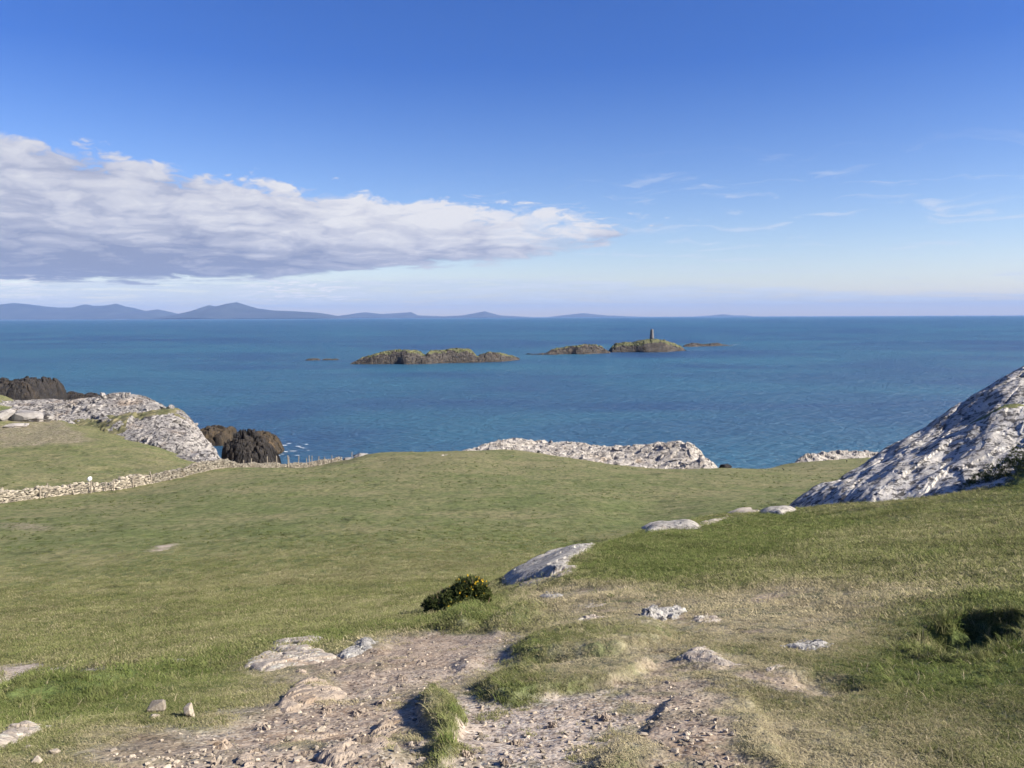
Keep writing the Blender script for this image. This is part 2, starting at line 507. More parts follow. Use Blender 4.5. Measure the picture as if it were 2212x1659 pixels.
dirt_polys = [
    [(530, 1442), (600, 1400), (690, 1390), (735, 1402), (780, 1392), (850, 1368), (940, 1360), (1030, 1362), (1080, 1362), (1100, 1385), (1088, 1402), (1062, 1448), (1000, 1468), (955, 1498), (905, 1515), (890, 1590), (940, 1680), (470, 1690), (455, 1625), (430, 1592), (455, 1565), (480, 1520), (560, 1478)],
    [(950, 1500), (1000, 1465), (1048, 1470), (1042, 1512), (1100, 1522), (1200, 1500), (1330, 1468), (1400, 1505), (1420, 1540), (1350, 1595), (1270, 1680), (940, 1680), (990, 1600), (1000, 1550), (965, 1522)],
    [(0, 1434), (60, 1427), (150, 1452), (240, 1454), (170, 1480), (70, 1477), (0, 1468)],
    [(1390, 1585), (1500, 1560), (1600, 1590), (1650, 1680), (1360, 1680)],
    [(270, 1652), (330, 1636), (400, 1640), (410, 1690), (260, 1690)],
    [(320, 1180), (370, 1176), (375, 1186), (335, 1192)],
]
brown_polys = [
    [(530, 1442), (600, 1400), (735, 1402), (850, 1368), (1030, 1362), (1100, 1385), (1062, 1448), (955, 1498), (905, 1515), (890, 1590), (930, 1680), (440, 1690), (430, 1592), (480, 1520)],
    [(1080, 1400), (1150, 1330), (1240, 1290), (1420, 1280), (1600, 1300), (1720, 1325), (1700, 1372), (1600, 1402), (1500, 1385), (1380, 1385), (1250, 1395)],
    [(1540, 1440), (1700, 1430), (1800, 1470), (1960, 1490), (1880, 1520), (1700, 1515), (1560, 1480)],
    [(1200, 1660), (1330, 1480), (1500, 1440), (1660, 1500), (1860, 1580), (1900, 1690), (1250, 1690)],
    [(1130, 1440), (1300, 1400), (1480, 1395), (1620, 1440), (1480, 1500), (1300, 1480), (1150, 1490)],
    [(1500, 1290), (1700, 1250), (1900, 1290), (1850, 1360), (1700, 1400), (1560, 1380)],
    [(1080, 1300), (1150, 1270), (1300, 1250), (1360, 1275), (1250, 1300), (1100, 1330)],
    [(200, 1600), (300, 1570), (420, 1580), (380, 1640), (250, 1640)],
    [(0, 1130), (110, 1136), (100, 1146), (20, 1146)],
    [(-20, 925), (120, 905), (200, 955), (0, 965)],
]
lush_polys = [
    [(0, 1500), (150, 1490), (300, 1450), (560, 1392), (760, 1355), (900, 1345), (880, 1365), (620, 1400), (560, 1470), (430, 1500), (250, 1530), (0, 1560)],
    [(1850, 1450), (1990, 1400), (2060, 1430), (2212, 1388), (2330, 1400), (2300, 1480), (2100, 1490), (1950, 1480)],
    [(2000, 1350), (2080, 1325), (2212, 1300), (2330, 1300), (2330, 1420), (2060, 1430), (1990, 1400)],
    [(1095, 1425), (1130, 1386), (1290, 1352), (1440, 1360), (1300, 1400)],
    [(905, 1515), (930, 1490), (960, 1500), (1000, 1560), (978, 1625), (955, 1680), (930, 1680), (925, 1565)],
    [(1040, 1500), (1062, 1465), (1150, 1450), (1200, 1480), (1110, 1520)],
    [(1280, 1190), (1500, 1140), (1700, 1110), (1850, 1130), (1700, 1180), (1500, 1230), (1300, 1260)],
    [(1250, 1180), (1420, 1150), (1560, 1210), (1440, 1270), (1290, 1270)],
    [(940, 1356), (985, 1318), (1080, 1290), (1100, 1330), (1070, 1366)],
    [(2100, 1048), (2130, 1010), (2212, 985), (2330, 985), (2330, 1050), (2212, 1060)],
]
_all = features + [(p,) for p in dirt_polys + brown_polys + lush_polys]
_flat = [p for f in _all for p in f[0]]
_g = ground_points(_flat)
_k = 0
polys_xy = []
for f in _all:
    polys_xy.append(_g[_k:_k + len(f[0])])
    _k += len(f[0])
feat_xy = polys_xy[:len(features)]
dirt_xy = polys_xy[len(features):len(features) + len(dirt_polys)]
brown_xy = polys_xy[len(features) + len(dirt_polys):len(features) + len(dirt_polys) + len(brown_polys)]
lush_xy = polys_xy[-len(lush_polys):]


def soft_mask(plist, x, y, wob, seed, soft=0.25):
    """union of polygons with ragged edges, scaled to the size of each polygon"""
    m = np.zeros(x.shape)
    for i, P in enumerate(plist):
        size = math.sqrt(max(np.ptp(P[:, 0]) * np.ptp(P[:, 1]), 1e-4))
        w = wob * min(size, 3.0)
        sd = poly_sd(P, x, y, w * 3 + 0.5)
        k = sd > -900
        if not k.any():
            continue
        f = fbm(x[k] / (w * 2.2) + i * 9.1, y[k] / (w * 2.2), 5, 0.62, seed + i)
        m[k] = np.maximum(m[k], sstep(-soft * w, soft * w, sd[k] + f * w * 1.25))
    return m


def ground_eval(x, y, full=True):
    """height (relative to the eye) and cover of the land at x, y"""
    r_ = np.hypot(x, y)
    z = base_rel(x, y)
    dirt = soft_mask(dirt_xy, x, y, 0.26, 100, 0.5)
    patchy = fbm(x / 0.55, y / 0.55, 5, 0.62, 110)
    brown = soft_mask(brown_xy, x, y, 0.3, 200, 0.9)
    trail = soft_mask([dirt_xy[1]], x, y, 0.16, 160, 0.5)
    dirt = np.clip(dirt * (1 - 0.62 * sstep(0.26, 0.46, patchy)), 0, 1)
    dirt = np.maximum(dirt, trail * (1 - 0.12 * sstep(0.3, 0.5, patchy)))
    brown = brown * (1 - 0.9 * trail)
    thin = brown * sstep(0.10, 0.36, fbm(x / 0.7 + 5, y / 0.7, 5, 0.62, 111)) * sstep(14, 8, r_)
    dirt = np.maximum(dirt, 0.75 * thin)
    dirt = dirt * (1 - soft_mask([feat_xy[0], feat_xy[1], feat_xy[2]], x, y, 0.08, 150, 0.6))
    lush = soft_mask(lush_xy, x, y, 0.3, 300, 1.1)
    for i, (P, (_, h, e)) in enumerate(zip(feat_xy, [(f[0], f[1], f[2]) for f in features])):
        sd = poly_sd(P, x, y, e * 2 + 0.3)
        k = sd > -900
        if k.any():
            wig = fbm(x[k] / (e * 1.3), y[k] / (e * 1.3), 4, 0.55, 400 + i) * e * (1.0 if h < -0.2 else 0.5)
            z[k] += h * sstep(-e * 0.4, e, sd[k] + wig)
    grass = 1 - dirt
    near = np.exp(-r_ / 60.0)
    # turf hummocks
    z += grass * (0.022 * fbm(x / 0.32, y / 0.32, 3, 0.5, 1) * np.exp(-r_ / 14) + 0.045 * fbm(x / 1.3, y / 1.3, 3, 0.5, 2) * sstep(2, 8, r_) + 0.10 * fbm(x / 5.5, y / 5.5, 3, 0.5, 3) * sstep(10, 30, r_))
    tus = np.clip(fbm(x / 1.9, y / 1.1, 3, 0.55, 7) - 0.36, 0, 1)
    z += grass * tus * 0.22 * sstep(12, 30, r_)
    behind = sstep(72, 95, r_) * sstep(0.12, 0.2, -np.arctan2(x, y))
    z += behind * (0.22 * fbm(x / 3.2, y / 3.2, 3, 0.55, 9) + 0.3 * fbm(x / 11, y / 11, 2, 0.5, 10))
    # stony path
    z += dirt * np.exp(-r_ / 25) * (0.005 * fbm(x / 0.13, y / 0.13, 3, 0.55, 5) + 0.022 * fbm(x / 0.5, y / 0.5, 3, 0.5, 6)) - 0.022 * dirt * sstep(30, 10, r_)
    dry = 0.5 + 0.5 * fbm(x / 7.0, y / 4.0, 4, 0.6, 21) + 0.32 * fbm(x / 0.9, y / 0.7, 3, 0.6, 22) * np.exp(-r_ / 25)
    far_dry = sstep(40, 100, r_) * 0.26
    dry = np.clip(0.30 + 0.55 * (dry - 0.5) + far_dry - 0.08 * behind - 0.5 * lush, 0, 1)
    lush = lush * (1 - 0.45 * sstep(11, 18, r_))
    dark = np.clip(tus * 2.5, 0, 1) * sstep(12, 30, r_)
    return z, dirt, brown, np.clip(lush, 0, 1), dry, dark


def mesh_object(name, verts, faces, mats, parent=None, smooth=False, mat_index=None):
    me = bpy.data.meshes.new(name)
    verts = np.asarray(verts, np.float32)
    me.vertices.add(len(verts))
    me.vertices.foreach_set('co', verts.ravel())
    if isinstance(faces, np.ndarray) and faces.ndim == 2:
        n, k = faces.shape
        me.loops.add(n * k)
        me.loops.foreach_set('vertex_index', faces.astype(np.int32).ravel())
        me.polygons.add(n)
        me.polygons.foreach_set('loop_start', np.arange(0, n * k, k, dtype=np.int32))
        me.polygons.foreach_set('loop_total', np.full(n, k, np.int32))
    else:
        tot = np.array([len(f) for f in faces], np.int32)
        flat = np.array([i for f in faces for i in f], np.int32)
        me.loops.add(len(flat))
        me.loops.foreach_set('vertex_index', flat)
        me.polygons.add(len(tot))
        me.polygons.foreach_set('loop_start', np.r_[0, np.cumsum(tot)[:-1]].astype(np.int32))
        me.polygons.foreach_set('loop_total', tot)
    for m in (mats if isinstance(mats, (list, tuple)) else [mats]):
        me.materials.append(m)
    me.polygons.foreach_set('use_smooth', np.full(len(me.polygons), smooth, bool))
    if mat_index is not None:
        me.polygons.foreach_set('material_index', np.asarray(mat_index, np.int32))
    me.update(calc_edges=True)
    ob = bpy.data.objects.new(name, me)
    col.objects.link(ob)
    if parent is not None:
        ob.parent = parent
    return ob


def vattr(ob, name, vals):
    a = ob.data.attributes.new(name, 'FLOAT', 'POINT')
    a.data.foreach_set('value', np.asarray(vals, np.float32).ravel())


def grid_faces(nr, nc, wrap=False):
    i = np.arange(nr - 1)[:, None] * nc
    j = np.arange(nc - 1)[None, :]
    a = (i + j).ravel()
    return np.c_[a, a + 1, a + nc + 1, a + nc]


def tag(o, label=None, cat=None, group=None, kind=None):
    if label:
        o['label'] = label
    if cat:
        o['category'] = cat
    if group:
        o['group'] = group
    if kind:
        o['kind'] = kind
    return o


def empty(name, loc):
    e = bpy.data.objects.new(name, None)
    e.empty_display_size = 0.2
    col.objects.link(e)
    e.location = loc
    return e


# ------------------------------------------------------------------ materials
def new_mat(name):
    m = bpy.data.materials.new(name)
    m.use_nodes = True
    N = NT(m.node_tree)
    N.n.clear()
    out = N.node('ShaderNodeOutputMaterial')
    b = N.node('ShaderNodeBsdfPrincipled')
    N.l.new(b.outputs[0], out.inputs['Surface'])
    return m, N, b, out


def ground_material():
    m, N, b, out = new_mat('turf_and_earth')
    tc = N.node('ShaderNodeTexCoord')
    P = tc.outputs['Object']
    dirt, brown, lush, dry, dark = (N.attr(k) for k in ('dirt', 'brown', 'lush', 'dry', 'dark'))
    n1 = N.noise(P, 38.0, 4, 0.65)
    n2 = N.noise(P, 5.0, 5, 0.6)
    n3 = N.noise(N.mapping(P, scale=(1, 0.6, 1)), 0.9, 6, 0.62)
    n4 = N.noise(P, 0.22, 4, 0.55)
    dryv = N.math('ADD', dry, N.math('MULTIPLY', N.math('SUBTRACT', n3, 0.5), 1.0))
    dryv = N.math('ADD', dryv, N.math('MULTIPLY', N.math('SUBTRACT', n2, 0.5), 0.7))
    dryv = N.math('ADD', dryv, N.math('MULTIPLY', N.math('SUBTRACT', n4, 0.5), 0.8))
    g = N.mix(N.ramp(dryv, 0.0, 1.0), (0.108, 0.128, 0.044), (0.215, 0.186, 0.098))
    g = N.mix(N.math('MULTIPLY', lush, N.ramp(n2, 0.3, 0.7, 0.35, 0.9)), g, (0.088, 0.122, 0.036))
    g = N.mix(N.math('MULTIPLY', dark, 0.75), g, (0.058, 0.070, 0.026))
    br = N.mix(N.ramp(n2, 0.35, 0.65), (0.190, 0.150, 0.102), (0.320, 0.275, 0.190))
    br = N.mix(N.ramp(N.noise(P, 3.1, 5, 0.62), 0.52, 0.64), br, (0.068, 0.048, 0.034))
    g = N.mix(N.math('MULTIPLY', brown, N.ramp(N.noise(P, 2.2, 6, 0.65), 0.32, 0.62, 0.25, 0.95)), g, br)
    g = N.mix(1.0, g, N.mix(n1, (0.55, 0.55, 0.55), (1.35, 1.35, 1.35)), 'MULTIPLY')
    nf = N.noise(N.mapping(P, scale=(0.8, 0.5, 1)), 3.2, 6, 0.75)
    g = N.mix(1.0, g, N.mix(N.ramp(nf, 0.32, 0.66), (0.50, 0.55, 0.48), (1.26, 1.24, 1.26)), 'MULTIPLY')
    d = N.mix(N.ramp(N.noise(P, 6.5, 7, 0.62), 0.3, 0.7), (0.275, 0.220, 0.170), (0.470, 0.395, 0.320))
    d = N.mix(N.ramp(N.noise(P, 1.6, 4, 0.6), 0.5, 0.72), d, (0.285, 0.215, 0.155))
    d = N.mix(N.ramp(N.noise(P, 2.7, 6, 0.68), 0.54, 0.70, 0.0, 0.7), d, (0.150, 0.112, 0.080))
    # grit: pale and dark flecks
    v = N.voronoi(P, 60.0, out='Color')
    sp = N.node('ShaderNodeSeparateColor')
    N.l.new(v, sp.inputs[0])
    d = N.mix(N.ramp(sp.outputs[0], 0.82, 0.86), d, (0.46, 0.41, 0.34))
    d = N.mix(N.ramp(sp.outputs[1], 0.86, 0.9), d, (0.13, 0.10, 0.08))
    d = N.mix(brown, d, N.mix(1.0, d, (0.76, 0.71, 0.65), 'MULTIPLY'))
    c = N.mix(dirt, g, d)
    N.put(b.inputs['Base Color'], c)
    b.inputs['Roughness'].default_value = 0.95
    b.inputs['Specular IOR Level'].default_value = 0.15
    hgt = N.math('ADD', N.math('MULTIPLY', n1, 0.5), N.math('MULTIPLY', N.noise(P, 14.0, 4, 0.6), 1.0))
    hgt = N.math('MULTIPLY', hgt, N.math('SUBTRACT', 1.0, N.math('MULTIPLY', dirt, 0.72)))
    bm1 = N.bump(hgt, 0.8, 0.03)
    bm2 = N.bump(N.noise(N.mapping(P, scale=(1, 0.7, 1)), 2.6, 5, 0.65), 0.45, 0.16, bm1)
    N.put(b.inputs['Normal'], bm2)
    return m


def rock_material(name, pale, mid, darkc, stain=(0.30, 0.20, 0.11), stain_amt=0.35, scale=1.0, dark_amt=0.5, lichen=None, strata=(1, 1, 1), rot=(0, 0, 0), bump=0.6, cracks=0.75, vary=0.0, inst=False):
    m, N, b, out = new_mat(name)
    tc = N.node('ShaderNodeTexCoord')
    P0 = tc.outputs['Object']
    P = N.mapping(P0, scale=strata, rot=rot)
    n1 = N.noise(P, 1.1 * scale, 8, 0.64, 0.4)
    n2 = N.noise(P, 4.2 * scale, 7, 0.66, 0.3)
    n3 = N.noise(P0, 17.0 * scale, 5, 0.65)
    c = N.mix(N.ramp(n1, 0.34, 0.66), mid, pale)
    c = N.mix(N.math('MULTIPLY', N.ramp(N.noise(P0, 0.6 * scale, 5, 0.6), 0.52, 0.72), stain_amt), c, stain)
    if lichen is not None:
        c = N.mix(N.math('MULTIPLY', N.ramp(N.noise(P0, 2.7 * scale, 6, 0.7), 0.54, 0.62), 0.8), c, lichen)
    lo_ = 0.62 - 0.22 * dark_amt
    c = N.mix(N.math('MULTIPLY', N.ramp(n2, lo_, lo_ + 0.10), min(0.4 + dark_amt, 0.95)), c, darkc)
    c = N.mix(1.0, c, N.mix(n3, (0.62, 0.62, 0.62), (1.32, 1.32, 1.32)), 'MULTIPLY')
    wv = N.math('ADD', N.math('MULTIPLY', n2, 1.0), N.math('MULTIPLY', n3, 0.35))
    crack = N.voronoi(N.mapping(P, scale=(1, 1, 1.6)), 1.5 * scale, 'DISTANCE_TO_EDGE')
    ck = N.ramp(crack, 0.0, 0.05)
    c = N.mix(N.math('MULTIPLY', N.math('SUBTRACT', 1.0, ck), N.ramp(n1, 0.4, 0.6, 0.0, cracks)), c, darkc)
    if vary:
        rnd = N.attr('shade', 'INSTANCER') if inst else N.node('ShaderNodeObjectInfo').outputs['Random']
        lo_v, hi_v = 1 - vary, 1 + 0.7 * vary
        c = N.mix(1.0, c, N.mix(rnd, (lo_v, lo_v, lo_v * 0.97), (hi_v, hi_v * 0.99, hi_v * 0.96)), 'MULTIPLY')
    N.put(b.inputs['Base Color'], c)
    b.inputs['Roughness'].default_value = 0.9
    b.inputs['Specular IOR Level'].default_value = 0.25
    h = N.math('ADD', wv, N.math('MULTIPLY', ck, 0.45 * cracks))
    N.put(b.inputs['Normal'], N.bump(h, bump, 0.22 / scale))
    return m


def plain_mat(name, a, b_, scale=8.0, rough=0.85, bump=0.3, spec=0.25, dist=0.02, stretch=(1, 1, 1)):
    m, N, b, out = new_mat(name)
    tc = N.node('ShaderNodeTexCoord')
    P = N.mapping(tc.outputs['Object'], scale=stretch)
    n = N.noise(P, scale, 6, 0.62)
    N.put(b.inputs['Base Color'], N.mix(N.ramp(n, 0.3, 0.7), a, b_))
    b.inputs['Roughness'].default_value = rough
    b.inputs['Specular IOR Level'].default_value = spec
    N.put(b.inputs['Normal'], N.bump(n, bump, dist))
    return m


def sea_material():
    m, N, b, out = new_mat('sea_water')
    tc = N.node('ShaderNodeTexCoord')
    P = tc.outputs['Object']
    patch = N.noise(N.mapping(P, scale=(0.55, 1.0, 1), rot=(0, 0, R(8))), 0.0075, 5, 0.6, 0.4)
    patch2 = N.noise(N.mapping(P, scale=(0.35, 1.0, 1), loc=(300, 50, 0)), 0.0016, 4, 0.55)
    t = N.math('ADD', N.math('MULTIPLY', patch, 0.6), N.math('MULTIPLY', patch2, 0.4))
    c = N.mix(N.ramp(t, 0.40, 0.58), (0.019, 0.062, 0.136), (0.030, 0.112, 0.168))
    N.put(b.inputs['Base Color'], c)
    b.inputs['Roughness'].default_value = 0.38
    b.inputs['IOR'].default_value = 1.333
    b.inputs['Specular IOR Level'].default_value = 0.5
    w1 = N.noise(N.mapping(P, scale=(0.38, 1.0, 1), rot=(0, 0, R(-12))), 0.85, 4, 0.6, 0.6)
    w2 = N.noise(N.mapping(P, scale=(0.5, 1.0, 1), rot=(0, 0, R(10))), 0.12, 3, 0.5, 0.3)
    w3 = N.noise(N.mapping(P, scale=(0.4, 1.0, 1), rot=(0, 0, R(4))), 0.025, 3, 0.5, 0.3)
    b1 = N.bump(w3, 0.6, 6.0)
    b2 = N.bump(w2, 0.8, 3.2, b1)
    b3 = N.bump(w1, 1.0, 2.2, b2)
    N.put(b.inputs['Normal'], b3)
    return m


M_ground = ground_material()
M_sea = sea_material()
M_grey = rock_material('lichened_grey_rock', (0.37, 0.343, 0.31), (0.20, 0.186, 0.172), (0.036, 0.031, 0.03), scale=0.42, dark_amt=0.58, stain_amt=0.4, strata=(1, 1, 1.4), bump=0.7)
M_white = rock_material('pale_broken_rock', (0.46, 0.42, 0.365), (0.26, 0.232, 0.20), (0.045, 0.04, 0.036), scale=0.6, dark_amt=0.42, stain_amt=0.35)
M_slab = rock_material('mottled_slab_rock', (0.53, 0.495, 0.44), (0.30, 0.28, 0.25), (0.065, 0.06, 0.056), scale=0.85, dark_amt=0.62, stain_amt=0.10, bump=0.35, cracks=0.12, strata=(1.0, 1.0, 1.0), rot=(0, 0, R(30)), lichen=(0.56, 0.54, 0.47))
M_near = rock_material('near_lichen_rock', (0.39, 0.34, 0.28), (0.25, 0.21, 0.168), (0.07, 0.06, 0.05), stain=(0.36, 0.22, 0.11), scale=4.5, dark_amt=0.25, stain_amt=0.4, lichen=(0.50, 0.49, 0.41), bump=0.5, cracks=0.15)
M_nearg = rock_material('near_grey_rock', (0.37, 0.35, 0.315), (0.19, 0.182, 0.172), (0.05, 0.05, 0.05), scale=3.0, dark_amt=0.36, stain_amt=0.25, lichen=(0.50, 0.49, 0.43), bump=0.6, cracks=0.15)
M_whale = rock_material('whaleback_rock', (0.43, 0.395, 0.335), (0.25, 0.23, 0.20), (0.05, 0.048, 0.046), scale=2.0, dark_amt=0.45, stain_amt=0.3, lichen=(0.50, 0.48, 0.40), bump=0.5, cracks=0.2)
M_earthrock = rock_material('earthy_path_rock', (0.35, 0.285, 0.22), (0.22, 0.175, 0.135), (0.08, 0.065, 0.05), stain=(0.36, 0.22, 0.10), scale=7.0, dark_amt=0.3, stain_amt=0.3, bump=0.5, cracks=0.0)
M_dark = rock_material('dark_wet_rock', (0.042, 0.036, 0.031), (0.019, 0.017, 0.0165), (0.008, 0.0075, 0.008), stain=(0.085, 0.060, 0.036), scale=0.35, dark_amt=0.3, stain_amt=0.45, bump=1.0, cracks=0.0)
M_weed = rock_material('weedy_brown_rock', (0.070, 0.051, 0.030), (0.034, 0.027, 0.019), (0.03, 0.025, 0.02), scale=0.5, dark_amt=0.4, stain_amt=0.2, bump=1.0, cracks=0.0)
M_islet = rock_material('islet_rock', (0.105, 0.090, 0.075), (0.045, 0.039, 0.035), (0.016, 0.015, 0.015), stain=(0.19, 0.13, 0.08), scale=0.16, dark_amt=0.45, stain_amt=0.4, strata=(0.6, 0.6, 2.2), bump=0.9)
M_turf = plain_mat('islet_turf', (0.050, 0.056, 0.026), (0.128, 0.124, 0.055), scale=0.22, bump=0.6, dist=1.0)
M_moss = plain_mat('ledge_turf', (0.05, 0.07, 0.02), (0.14, 0.14, 0.05), scale=2.2, bump=0.8, dist=0.15)
M_headturf = plain_mat('headland_turf', (0.07, 0.075, 0.032), (0.155, 0.135, 0.072), scale=0.5, bump=0.6, dist=0.4)
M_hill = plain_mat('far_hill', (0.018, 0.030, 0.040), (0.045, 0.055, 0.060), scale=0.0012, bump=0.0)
M_stone = rock_material('wall_stone', (0.46, 0.41, 0.325), (0.28, 0.243, 0.19), (0.09, 0.10, 0.08), scale=2.4, dark_amt=0.15, stain_amt=0.25, bump=0.5, vary=0.4)
M_core = plain_mat('wall_core', (0.05, 0.045, 0.04), (0.16, 0.14, 0.11), scale=5.0, bump=0.8, dist=0.1)
M_wood = plain_mat('weathered_post_wood', (0.17, 0.14, 0.105), (0.34, 0.295, 0.23), scale=9.0, stretch=(6, 6, 0.7), bump=0.4)
M_bag = plain_mat('white_plastic', (0.72, 0.71, 0.68), (0.82, 0.81, 0.79), scale=7.0, rough=0.45, bump=0.4, spec=0.4)
M_peb = rock_material('loose_stone', (0.43, 0.375, 0.30), (0.26, 0.218, 0.168), (0.12, 0.10, 0.08), scale=6.0, dark_amt=0.12, stain_amt=0.35, bump=0.3, vary=0.4)
M_grav = rock_material('gravel_stone', (0.42, 0.36, 0.29), (0.26, 0.215, 0.165), (0.10, 0.08, 0.065), scale=6.0, dark_amt=0.12, stain_amt=0.3, bump=0.2, vary=0.65, inst=True)
M_tower = plain_mat('beacon_render', (0.10, 0.097, 0.094), (0.17, 0.163, 0.153), scale=1.2, bump=0.3, dist=0.1)
M_black = plain_mat('black_feathers', (0.010, 0.010, 0.012), (0.022, 0.022, 0.026), scale=40.0, rough=0.5, bump=0.2)
M_beak = plain_mat('bird_beak_and_legs', (0.02, 0.018, 0.016), (0.04, 0.035, 0.03), scale=40.0, rough=0.5)
M_foam = plain_mat('sea_foam', (0.62, 0.68, 0.72), (0.80, 0.82, 0.83), scale=3.0, rough=0.8, bump=0.2)

# ------------------------------------------------------------------ ground: one sheet, finer towards the viewer
th_a = np.concatenate([np.linspace(-180, -46, 60, endpoint=False), np.linspace(-46, 44, 930), np.linspace(44, 180, 61)[1:]])
rr_a = np.exp(np.linspace(math.log(0.55), math.log(255), 690))
TH, RR = np.meshgrid(np.radians(th_a), rr_a)
GX, GY = RR * np.sin(TH), RR * np.cos(TH)
gz, g_dirt, g_brown, g_lush, g_dry, g_dark = ground_eval(GX, GY)
V = np.c_[GX.ravel(), GY.ravel(), gz.ravel() + EYE]
F = grid_faces(len(rr_a), len(th_a))[:, ::-1]
ground = mesh_object('ground', V, F, M_ground, smooth=True)
for nme, a_ in (('dirt', g_dirt), ('brown', g_brown), ('lush', g_lush), ('dry', g_dry), ('dark', g_dark)):
    vattr(ground, nme, a_)
tag(ground, 'sheep-cropped green coastal turf with worn earth paths running down to the sea', kind='structure')


def gz_at(x, y):
    x, y = np.atleast_1d(np.asarray(x, float)), np.atleast_1d(np.asarray(y, float))
    return ground_eval(x, y)[0] + EYE


# ------------------------------------------------------------------ sea
rs = np.r_[0.0, np.exp(np.linspace(math.log(40), math.log(52000), 120))]
ts = np.radians(np.linspace(-180, 180, 241))
TT, RS = np.meshgrid(ts, rs)
sea = mesh_object('sea', np.c_[(RS * np.sin(TT)).ravel(), (RS * np.cos(TT)).ravel(), np.zeros(TT.size)], grid_faces(len(rs), len(ts))[:, ::-1], M_sea, smooth=True)
tag(sea, 'blue green sea stretching to the horizon', kind='structure')


# ------------------------------------------------------------------ far mountains across the bay
def mountain(name, label, prof, dist, width):
    """a ridge whose skyline follows the surveyed profile, standing dist metres away"""
    prof = np.array(prof, float)
    dirs = np.array([pix_dir(*p) for p in prof])
    px = dirs[:, 0] / dirs[:, 1] * dist
    pz = np.maximum(dirs[:, 2] / dirs[:, 1] * dist + EYE, 0)
    xs = np.linspace(px[0], px[-1], 300)
    hs = np.interp(xs, px, pz)
    ys = np.linspace(-1, 1, 41)
    Xg, Yg = np.meshgrid(xs, ys)
    H = np.tile(hs, (41, 1))
    n = fbm(Xg / 1600, Yg * width / 1600, 5, 0.55, 31)
    off = fbm(Xg / 3500, Xg * 0, 3, 0.5, 33) * 0.25
    fall = np.clip(1 - np.abs(Yg + off) ** 1.2, 0, 1)
    Z = H * fall * (1 + 0.22 * n * (1 - fall)) + 60 * n * fall * (1 - fall) * (H > 20) - 6
    o = mesh_object(name, np.c_[Xg.ravel(), (dist + Yg * width).ravel(), Z.ravel()], grid_faces(41, 300), M_hill, smooth=True)
    tag(o, label, kind='structure')
    return o


mountain('mountains', 'blue hazy mountain ridge at the far end of the bay', [(-420, 684), (-300, 664), (-150, 655), (-60, 664), (0, 661), (20, 657), (40, 654), (60, 656), (90, 660), (122, 664), (150, 663.5), (174, 656.5), (190, 660), (215, 659), (240, 655), (255, 660), (285, 664), (299, 671), (320, 671), (344, 668), (360, 671), (375, 679), (395, 690)], 33000, 3500)
mountain('mountains', 'twin peaked blue mountain above the horizon', [(365, 691), (385, 680), (410, 675), (432, 669), (458, 659), (470, 661.5), (478, 660.5), (495, 655.5), (514, 652.5), (530, 658), (556, 665.5), (590, 670), (640, 672), (690, 675), (712, 678), (740, 684), (752, 690)], 29000, 2600)
mountain('mountains', 'low pale hills with one sharp cone', [(700, 690), (740, 681), (790, 674), (830, 678), (890, 674), (905, 681), (960, 683), (1000, 681), (1048, 672), (1080, 681), (1150, 685), (1165, 689)], 38000, 2600)
mountain('mountains', 'faint low headland on the horizon', [(1180, 688), (1205, 682), (1260, 676), (1310, 681), (1400, 684.5), (1440, 687)], 42000, 2000)
mountain('mountains', 'tiny faint island on the horizon', [(1490, 687), (1525, 682), (1560, 678.5), (1590, 681), (1612, 681), (1622, 685)], 46000, 1200)


# ------------------------------------------------------------------ rock built as fractured height fields
def surface_mesh(name, X, Y, Z, keep, mats, parent=None, smooth=False, turf=None, turf_name='turf'):
    """mesh of the kept cells of a height field; cells in turf become a child part"""
    nr, nc = X.shape
    F = grid_faces(nr, nc)
    if Y[1, 0] < Y[0, 0]:
        F = F[:, ::-1]
    kf = keep.ravel()[F].any(1)
    V = np.c_[X.ravel(), Y.ravel(), Z.ravel()]

    def sub(sel, nm, mat, par):
        f = F[sel]
        idx, inv = np.unique(f, return_inverse=True)
        return mesh_object(nm, V[idx], inv.reshape(f.shape), mat, par, smooth)
    if turf is None:
        return sub(kf, name, mats, parent), None
    tf = (turf.ravel()[F].mean(1) > 0.5) & kf
    comp = np.where(tf.reshape(nr - 1, nc - 1), np.arange(len(F)).reshape(nr - 1, nc - 1), -1)
    for _ in range(600):                     # label connected patches of turf
        c0 = comp
        for ax in (0, 1):
            for sh in (1, -1):
                o_ = np.roll(comp, sh, ax)
                sl_ = [slice(None)] * 2
                sl_[ax] = 0 if sh == 1 else -1
                o_[tuple(sl_)] = -1
                comp = np.where((comp >= 0) & (o_ > comp), o_, comp)
        if (comp == c0).all():
            break
    comp = comp.ravel()
    ids, cnt = np.unique(comp[comp >= 0], return_counts=True)
    big = ids[cnt >= 25]
    cover = np.isin(comp, big)
    body = sub(kf & ~cover, name, mats[0], parent)
    cap = None
    for k_ in big:
        cap = sub(comp == k_, turf_name, mats[1], body)
    return body, cap


def tps_patch(name, label, cat, cps, x0, x1, y0, y1, step, relief, mats, margin=0.25, turf_fn=None, lam=1e-3, group=None, clip_fn=None):
    cps = np.array(cps)
    sc = max(x1 - x0, y1 - y0)
    T = TPS(cps[:, :2] / sc, cps[:, 2], lam)
    xs, ys = np.arange(x0, x1, step), np.arange(y0, y1, step)
    X, Y = np.meshgrid(xs, ys)
    Zb = T(X / sc, Y / sc)
    Zr, crackmask = relief(X, Y, Zb)
    Z = Zr + EYE
    g = ground_eval(X, Y)[0] + EYE
    keep = (Z > np.maximum(g, -1.0) - margin)
    if clip_fn is not None:
        keep &= clip_fn(X, Y)
    turf = None
    if turf_fn is not None:
        turf = turf_fn(X, Y, Z, g)
    o, cap = surface_mesh(name, X, Y, Z, keep, mats, turf=turf)
    tag(o, label, cat, group)
    return o, (X, Y, Z, keep)


